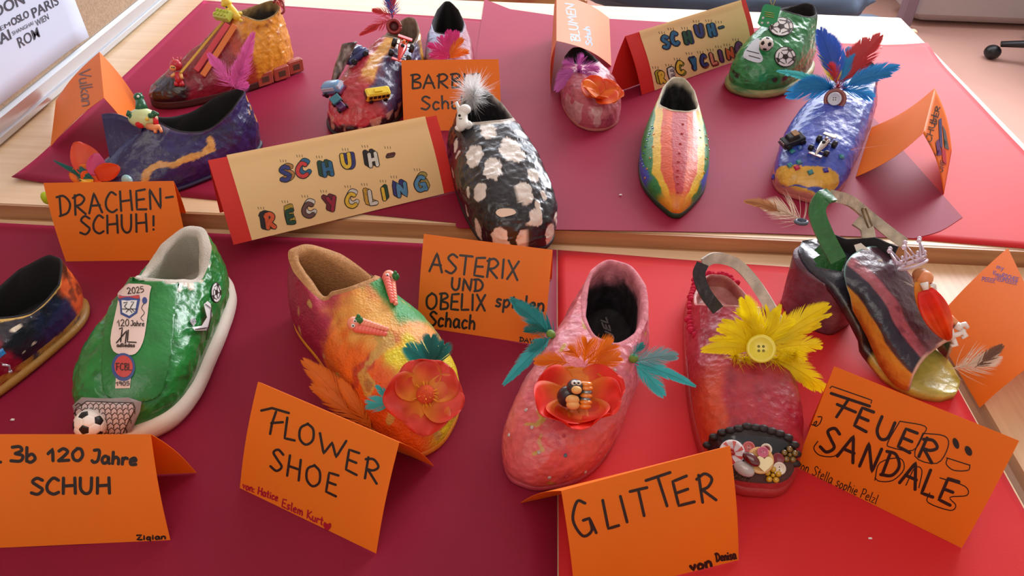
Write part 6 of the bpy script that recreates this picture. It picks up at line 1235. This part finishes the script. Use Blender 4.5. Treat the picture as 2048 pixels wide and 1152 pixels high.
# ---- green boot: ball, stickers, tag
p, n, _ = sk.hit(1531, 94); football(sk.r, p + n * .008, .0115, (.1, -.6, .7), (.8, .2, .1))
flatball(sk.bvs, 1562, 54, 24, sk.r, 5, .78, .5); flatball(sk.bvs, 1570, 114, 21, sk.r, 6, .95, .2); poly_px(sk.bvs, crom([(1492, 100), (1512, 78), (1522, 84), (1518, 100), (1526, 118), (1516, 126), (1488, 116)], 3, True), mat('sticker_ice', (206, 216, 228), .2, coat=.5), 'sticker', sk.r, .0009, label='pale football boot sticker')
lines_px(sk.bvs, [[(1494, 102), (1518, 108)], [(1498, 112), (1520, 118)]], 1.5, M_ink, 'sticker_drawing', sk.r, .0014)
rt = sk.hit(1560, 30)[0]; M_tag = mat('green_plastic_tag', (30, 150, 90), .3, coat=.3); tg = flat_at('plastic_tag', [(1532, 8), (1562, 14), (1552, 52), (1548, 58), (1520, 52), (1515, 46), (1526, 12)], near(1540, 30, rt, -.012), M_tag, sk.r, .0018, label='green plastic tag on a string')
for x, y in ((1526, 36), (1524, 46), (1536, 46)): b_ = B(); b_.ball(near(x, y, near(1540, 30, rt, -.0145)), (.0022, .0012, .0022), 10, 6); b_.out('hole', M_skw, tg, True)
tl = near(1540, 25, rt, -.0145); b_ = B(); [b_.tube([near(1530, y, tl), near(1548, y + 3, tl)], .0006, 5) for y in (24, 28, 32)]; b_.out('embossed_line', mat('gold_line', (190, 180, 70), .4), tg, True)
b_ = B(); b_.tube([near(1545, 14, rt, -.012), near(1540, -2, rt, -.010), near(1552, -20, rt, -.005)], .0009, 6); b_.tube([near(1546, 12, rt, -.012), near(1552, -4, rt, -.010), near(1558, -20, rt, -.005)], .0009, 6); b_.out('string', mat('twine', (170, 160, 110), .9), tg, True)
# ---- small rosy shoe
for k, (a, b, w) in enumerate((((1150, 142), (1112, 180), .014), ((1148, 140), (1116, 160), .012), ((1166, 142), (1190, 172), .014), ((1164, 140), (1196, 140), .011), ((1152, 138), (1128, 128), .010), ((1160, 142), (1176, 178), .010), ((1156, 138), (1166, 116), .010))): fpx(sq, a, b, w, mat('feather_orchid', (200, 100, 180), .5, transl=.3), -.012, (0, 0, .006), .3, k + 70)
fluff(sq.r, sq.hit(1158, 144)[0], MATS['feather_orchid'], .016, 120, (0, 0, 1), 1.1, 8); b_ = B(); b_.ball(sq.hit(1158, 140)[0] + np.array([0, 0, .004]), (.004, .004, .005)); b_.out('pink_bead', mat('orchid_bead', (190, 70, 150), .5), sq.r, True)
p, n, _ = sq.hit(1198, 196); ax = nrm(n * .5 + face_ray(p) * .3 + np.array([0, 0, .5])); fx = nrm(np.cross(ax, [0, 1, .3])); fy = np.cross(ax, fx)
for k, (a, L, m, w, cp) in enumerate(((178, .036, M_petR, .020, .35), (215, .033, M_petR, .022, .3), (270, .028, M_petR, .024, .3), (320, .034, M_petR, .022, .35), (10, .030, M_petO, .016, .8), (60, .028, M_petO, .018, .8), (140, .030, M_petR, .020, .3))):
    a = math.radians(a); petal(sq.r, p + n * .003 + ax * .0005 * k, fx * math.cos(a) + fy * math.sin(a), ax, L, w, m, cp, .1, k + 9, label='yellow orange petal' if m is M_petO else 'red petal')
# ---- flat shoe behind card
q0 = sa.hit(900, 118)[0]
for k, (bx, by, w) in enumerate(((858, 90, .012), (862, 112, .012), (880, 76, .013), (898, 62, .012), (914, 64, .012), (906, 70, .012), (925, 78, .010), (936, 104, .010))): feather(sa.r, near(898, 118, q0, -.004), near(bx, by, q0, -.006), w, M_fmag if k < 6 else M_forg, (0, 0, .006), .1, k + 90, split=.2, label='magenta feather' if k < 6 else 'orange feather')
# ---- car shoe
M_navy = mat('navy_toy', (40, 54, 110), .25, coat=.5)
Mx, q = onshoe(sv, 715, 120, (706, 140), 1.0)
bb = B(Mx); bb.box((0, 0, .0075), (.020, .0115, .0050), .95, .92); c1 = bb.out('toy_car', M_navy, sv.r, True, label='navy blue toy car with cartoon eyes'); B(Mx).box((-.003, 0, .0150), (.011, .0095, .0040), .75, .8).out('cabin', M_navy, c1, True)
B(Mx).box((.0075, 0, .0150), (.0012, .0075, .0030), .8, .8).out('windscreen', mat('toy_glass_blue', (150, 180, 220), .15, coat=.5), c1); B(Mx).box((-.0135, 0, .0150), (.0012, .007, .0028)).out('rear_window', MATS['toy_glass_blue'], c1)
for y in (-.0045, .0045):
    B(Mx).ball((.012, y, .0130), (.0030, .0036, .0018)).out('eye', M_white, c1, True); B(Mx).ball((.0128, y, .0146), (.0012, .0014, .0008)).out('pupil', M_black, c1, True)
for x in (-.012, .012):
    for y in (-.0115, .0115): wheel(Mx, (x, y, .0045), .0045, .0020, c1)
racer(sv, 800, 112, (792, 140), 1.35, mat('toy_red', (214, 50, 44), .25, coat=.5), 'red toy racing car', mat('toy_orange', (230, 110, 40), .3), .004)
M_lb = mat('toy_light_blue', (110, 160, 205), .3, coat=.4)
Mx, q = onshoe(sv, 672, 186, (694, 194), 1.0); bb = B(Mx); bb.box((-.001, 0, .0105), (.0165, .0095, .0080), .92, .85, .0); c1 = bb.out('toy_van', M_lb, sv.r, True, label='light blue toy van'); B(Mx).box((.0145, 0, .0130), (.0020, .0075, .0035)).out('windscreen', mat('toy_pale_glass', (190, 200, 220), .2), c1)
for y in (-.0098, .0098): B(Mx).box((-.002, y, .0135), (.0110, .0007, .0028)).out('side_window', MATS['toy_pale_glass'], c1)
B(Mx).box((-.001, 0, .0045), (.0168, .0102, .0022)).out('skirt', mat('toy_plum', (110, 40, 84), .35), c1)
for x in (-.010, .010):
    for y in (-.0095, .0095): wheel(Mx, (x, y, .0040), .0040, .0018, c1)
Mx, q = onshoe(sv, 682, 214, (690, 224), .9); M_plum = MATS['toy_plum']
bb = B(Mx); bb.box((0, 0, .0060), (.013, .0065, .0038), .9, .9); c1 = bb.out('toy_car', mat('toy_purple', (84, 40, 96), .3, coat=.4), sv.r, True, label='small purple toy car with teal roof'); B(Mx).box((-.006, 0, .0150), (.0080, .0082, .0022)).out('roof', mat('toy_teal', (60, 130, 150), .3), c1); B(Mx).box((-.006, 0, .0110), (.003, .003, .0035)).out('roof_post', M_navy, c1)
for x in (-.009, .009):
    for y in (-.0072, .0072): wheel(Mx, (x, y, .0042), .0042, .0020, c1)
M_byel = mat('toy_bus_yellow', (240, 214, 50), .3, coat=.4); Mx, q = onshoe(sv, 753, 196, (736, 203), 1.0); bb = B(Mx); bb.box((0, 0, .0105), (.0185, .0075, .0080)); c1 = bb.out('toy_bus', M_byel, sv.r, False, label='yellow toy bus')
for y in (-.0078, .0078):
    for k in range(5): B(Mx).box((-.0135 + .0065 * k, y, .0125), (.0024, .0005, .0028)).out('side_window', M_gm, c1)
B(Mx).box((.0188, 0, .0115), (.0006, .0058, .0040)).out('windscreen', mat('toy_dark_red_glass', (80, 50, 40), .2), c1); B(Mx).box((0, 0, .0196), (.006, .003, .0008)).out('roof_hatch', M_byel, c1)
for x in (-.011, .011):
    for y in (-.0078, .0078): wheel(Mx, (x, y, .0036), .0036, .0014, c1)
rq = near(788, 53, sv.Wd[-1, NP // 2], -.035); b_ = B(frame(rq, face_ray(rq) + np.array([0, 0, .2]), (1, 0, 0))); a_ = np.linspace(0, 2 * math.pi, 29); b_.tube([(.0100 * math.cos(w), .0100 * math.sin(w), 0) for w in a_], .0030, 10); b_.out('ring', mat('dark_red_ring', (150, 44, 44), .4), sv.r, True, label='dark red plastic ring')
b_ = B(frame(rq, face_ray(rq) + np.array([0, 0, .2]), (1, 0, 0))); b_.lathe([(.0092, -.002), (.0092, -.001)], 24); b_.out('ring_disc', mat('maroon_disc', (84, 26, 30), .5), sv.r, True)
for k, (a, b, w, m) in enumerate((((785, 36), (778, -30), .010, M_fblu2), ((785, 36), (768, -20), .010, M_fred), ((786, 38), (720, 70), .009, M_fred), ((784, 34), (745, 20), .008, M_fred), ((786, 34), (790, -25), .009, M_fred), ((784, 36), (775, -10), .008, M_fblu2))): feather(sv.r, near(*a, rq, -.002), near(*b, rq, -.004), w, m, (0, 0, .004), .9, k + 120, n=40, split=.3)
fp = sv.hit(690, 130)[0]
V = []; la = crom([(684, 88), (676, 112), (668, 136), (664, 158)], 5); lb = crom([(714, 84), (704, 106), (692, 130), (676, 160)], 5)
for j in range(7):
    for a, b in zip(la, lb): x, y = a * (1 - j / 6) + b * (j / 6); V.append(near(x, y, fp, -.004 - .008 * math.sin(math.pi * j / 6)))
V = np.array(V); V += fbm(V, 90, 3, 2)[:, None] * .0022; cF = np.clip(np.array([110, 96, 92.])[None] + fbm(V, 160, 3, 4)[:, None] * 190, 10, 235)
fo = mk('torn_flap', V, grid_faces(7, len(la), False), M_paint, sv.r, True, cols=cF, label='torn grey flap curling up'); fo.modifiers.new('t', 'SOLIDIFY').thickness = .002
# ---- volcano boot: sticks, brick, figures, lugs, feather
def stick(a, b, da, db, w, m, label, flat=.35):
    p0 = sz.hit(*a)[0]; A_ = near(*a, p0, da); B_ = near(*b, sz.hit(*b)[0], db); d = nrm(B_ - A_); sd = nrm(np.cross(d, face_ray(A_))); nn = np.cross(d, sd); L = np.linalg.norm(B_ - A_)
    M_ = np.eye(4); M_[:3, 0] = d; M_[:3, 1] = sd; M_[:3, 2] = nn; M_[:3, 3] = (A_ + B_) / 2; b_ = B(M_); b_.box((0, 0, 0), (L / 2, w, w * flat)); return b_.out('craft_stick', m, sz.r, False, label=label)
stick((455, 48), (392, 141), -.012, -.006, .0042, mat('pink_stick', (214, 74, 84), .6), 'pink craft stick'); stick((470, 50), (405, 151), -.012, -.006, .0042, mat('orange_stick', (226, 124, 60), .6), 'orange craft stick'); stick((446, 44), (361, 146), -.014, -.016, .0018, mat('yellow_stick', (214, 170, 60), .6), 'thin yellow stick', 1.)
q, n, _ = sz.hit(455, 42); Mx, q = onshoe(sz, 454, 40, (475, 50), 1., .4, .004); b_ = B(Mx); M_lime = mat('lime_plastic', (196, 206, 84), .3, coat=.3); b_.box((0, 0, .006), (.0155, .0085, .0060)); br = b_.out('toy_brick', M_lime, sz.r, False, label='lime green toy building brick')
for x in (-.0112, -.0037, .0037, .0112):
    for y in (-.004, .004): B(Mx).lathe([(.0025, .0118), (.0025, .0142)], 14, (x, y, 0)).out('stud', M_lime, br, False)
yr = near(462, 22, q, -.005); ny = lambda x, y, d=0: near(x, y, yr, d); M_ye = mat('toy_yellow', (240, 204, 60), .35, coat=.3)
b_ = B(); b_.tube([ny(456, 10), ny(464, 22), ny(474, 34), ny(480, 38)], [.0060, .0075, .0070, .0050], 14); b2 = B(); b2.ball(ny(453, 6, -.002), (.0085, .0075, .0075)); b2.ball(ny(447, 9, -.005), (.004, .004, .0035)); b3 = B(); b3.tube([ny(470, 30), ny(484, 26)], [.0035, .0025], 10); b3.tube([ny(460, 18, -.004), ny(450, 22, -.008)], [.003, .002], 10); b3.tube([ny(474, 34, 0), ny(484, 44, 0)], [.0035, .003], 10)
b4 = B(); b4.ball(ny(453, 14, -.009), (.0015,) * 3, 8, 6); figure(sz.r, [('', M_ye, b_), ('head', M_ye, b2), ('limb', M_ye, b3), ('eye', M_black, b4)], 'toy_figure', 'yellow toy creature')
fr = near(352, 160, sz.hit(355, 172)[0], -.002); nf_ = lambda x, y, d=0: near(x, y, fr, d); M_rt = mat('toy_crimson', (196, 40, 56), .35, coat=.3)
b_ = B(); b_.tube([nf_(355, 146), nf_(357, 156), nf_(360, 166)], [.0050, .0058, .0050], 12); b1_ = B(); b1_.tube([nf_(354, 164), nf_(353, 172)], [.004, .004], 10); b1_.tube([nf_(362, 164), nf_(364, 172)], [.004, .004], 10); b2 = B(); b2.ball(nf_(352, 130), (.0095, .0085, .0088)); [b2.tube([nf_(x, 125), nf_(x + dx, 114)], [.0028, .0010], 8) for x, dx in ((347, -2), (354, 0), (359, 3))]
b3 = B(); b3.ball(nf_(346, 136, -.005), (.005, .004, .0045)); b4 = B(); b4.tube([nf_(350, 148, -.002), nf_(343, 153, -.006)], [.003, .0022], 8); b4.tube([nf_(361, 148, -.001), nf_(364, 157, -.005)], [.003, .0022], 8); b5 = B(); [b5.ball(nf_(x, 135, -.0088), (.0012,) * 3, 8, 5) for x in (344, 348)]
figure(sz.r, [('', M_rt, b_), ('leg', M_rt, b1_), ('hood', M_rt, b2), ('face', M_beige, b3), ('arm', M_beige, b4), ('eye', M_black, b5)], 'toy_figure', 'small red hooded toy figure')
feather(sz.r, near(568, 22, sz.Wd[-1, NP // 2], -.01), near(548, -12, sz.Wd[-1, NP // 2], -.01), .010, M_fred, (0, 0, .01), .3, 5); b_ = B(); rb = near(560, 12, sz.Wd[-1, NP // 2], -.014); b_.tube(crom([near(x, y, rb) for x, y in ((546, 6), (556, -4), (566, 6), (568, 22), (562, 28))], 5), .0018, 8); b_.out('red_loop', mat('dark_red_ring', (150, 44, 44), .4), sz.r, True)
for i, t in enumerate((.00, .13, .26)):
    for sg_ in (1,):
        u = t + .06; y = (.040, .047, .048)[i]; c_ = sz.W(np.array([u * sz.L, y, .0125])); M_ = np.eye(4); M_[:3, 0] = sz.ux; M_[:3, 1] = sz.uy; M_[:3, 3] = c_; b_ = B(M_)
        b_.box((0, 0, 0), (.0150, .0065, .0115)); lg_ = b_.out('sole_lug', so_m, sz.r, False); B(M_).box((0, .0062, 0), (.0065, .0008, .0048)).out('lug_hole', mat('dark_lug', (90, 60, 40), .7), lg_)
# ---- dark blue slip-on: dragon egg, flower, feathers
er = near(287, 236, sd_.hit(287, 250)[0], -.004); ne = lambda x, y, d=0: near(x, y, er, d); M_egg = mat('toy_egg_green', (206, 220, 160), .35, coat=.3); M_dg = mat('toy_dark_green', (24, 96, 60), .3, coat=.3); M_rd = mat('toy_bright_red', (216, 40, 50), .3)
b_ = B(); b_.ball(ne(286, 236), (.019, .014, .0125), 22, 14); b1_ = B(); b1_.tube([ne(284, 222), ne(282, 208), ne(279, 198)], [.0085, .0065, .0050], 14); b1_.ball(ne(277, 194), (.0062, .0056, .0056)); [b1_.tube([ne(x, y), ne(x + 5, y - 5)], [.0022, .0006], 6) for x, y in ((279, 190), (283, 198), (286, 208))]
b2 = B(); [b2.tube([ne(x, y, -.008), ne(x + dx, y + dy, -.010)], [.0038, .0022], 8) for x, y, dx, dy in ((268, 232, -10, 2), (276, 234, 4, 0), (300, 232, 10, -2), (306, 226, 10, 3), (260, 224, -5, 8))]; b3 = B(); b3.ball(ne(280, 247, -.006), (.0066, .005, .0066)); b3.ball(ne(311, 243, -.002), (.0035, .004, .0066))
b4 = B(); b4.ball(ne(294, 238, -.0125), (.0024,) * 3, 10, 6); b5 = B(); b5.tube([ne(296, 252, -.006), ne(310, 256, -.008), ne(320, 253, -.008)], [.0045, .0042, .0030], 10); b5.tube([ne(310, 258, -.008), ne(311, 265, -.010)], [.0025, .002], 8); b5.tube([ne(320, 256, -.008), ne(323, 264, -.010)], [.0022, .0018], 8); b6 = B(); b6.ball(ne(276, 193, -.0058), (.0018,) * 3, 8, 6)
figure(sd_.r, [('', M_egg, b_), ('dragon_neck', M_dg, b1_), ('claw', M_dg, b2), ('foot', M_rd, b3), ('yellow_spot', M_ye, b4), ('small_hand', M_skin, b5), ('eye', M_white, b6)], 'toy_dragon_egg', 'green dragon hatching from a pale egg')
q0 = near(472, 178, sd_.Wd[-1, NP // 2], -.006)
for k, (bx, by, w, bz) in enumerate(((507, 66, .013, .004), (418, 108, .012, 0), (486, 105, .008, 0), (476, 122, .010, 0), (496, 168, .008, 0))): feather(sd_.r, q0, near(bx, by, q0, -.01), w, M_fpnk, (0, 0, bz), .7 if k else .5, k + 150, n=70, label='pink feather', split=.15)
fluff(sd_.r, near(480, 150, q0), M_fpnk, .022, 90, (.3, 0, .6), 1.1, 4)
p = near(192, 352, sd_.hit(215, 350)[0], -.01); ax = nrm(face_ray(p) * .3 + np.array([-.1, .1, .9]))
for tp, w, m, sd2 in (((150, 284), .017, M_petK, 1), ((193, 306), .011, mat('petal_magenta', (222, 90, 150), .45, transl=.3), 2), ((240, 334), .011, M_petK, 3), ((138, 350), .014, M_petO, 4), ((170, 372), .014, M_petR, 5)):
    d = near(*tp, p, -.004) - p; petal(sd_.r, p, d, face_ray(p), np.linalg.norm(d), w, m, .05, .05, sd2, ruf=.05)
for k, (bx, by, w) in enumerate(((108, 321, .005), (132, 332, .006), (160, 340, .010), (160, 352, .009), (165, 362, .008))): feather(sd_.r, near(188, 358, p, -.006), near(bx, by, p, -.008), w, M_dteal if k < 4 else M_ye, (0, 0, -.004), .2, k + 170, n=34)
bb = B(); bb.ball(near(254, 361, sd_.hit(254, 361)[0], -.004), (.007, .006, .008)); bb.out('pale_blue_bead', mat('pale_aqua_bead', (150, 200, 205), .25, coat=.5), sd_.r, True); bb = B(); bb.ball(near(92, 396, p), (.006, .005, .009)); bb.out('lime_bead', mat('lime_bead', (190, 220, 40), .3), sd_.r, True)

tq = sd_.hit(262, 262)[0]
V = []; n_ = 14; cl_ = [(205, 228), (222, 226), (240, 229), (262, 238), (286, 256)]; bo_ = [(222, 322), (235, 326), (250, 326), (262, 322), (276, 312)]
cl_ = crom(cl_, 5); bo_ = crom(bo_, 5)
for j in range(9):
    for a, b in zip(cl_, bo_):
        f = j / 8; x, y = a * (1 - f) + b * f; q_ = near(x, y, tq, -.006 + .006 * math.sin(math.pi * f)); V.append(q_)
o = mk('tongue', V, grid_faces(9, len(cl_), False), M_navyp, sd_.r, True, label='stiff raised tongue at the opening front'); o.modifiers.new('t', 'SOLIDIFY').thickness = .003

for x, y, z, r, w_ in ((25, 840, T + .0016, .0022, 'on the dark paper between the black slip-on and the green sneaker'), (1241, 390, BT + .0030, .0020, 'left of the striped pointed shoe'), (1740, 1077, T + .0016, .0016, 'on the bright red paper below the smiley card'), (1762, 95, BT + .0028, .0020, 'on the back red paper right of the blue and red feathers')):
    c_ = P(x, y, z); b_ = B(); b_.box((c_[0], c_[1], z + r * .35), (r, r * .5, r * .3), .6, .7, r * .3)
    b_.out('paper_crumb', M_white, None, False, label='tiny white paper crumb ' + w_, cat='crumb', group='white crumbs on the paper sheets')
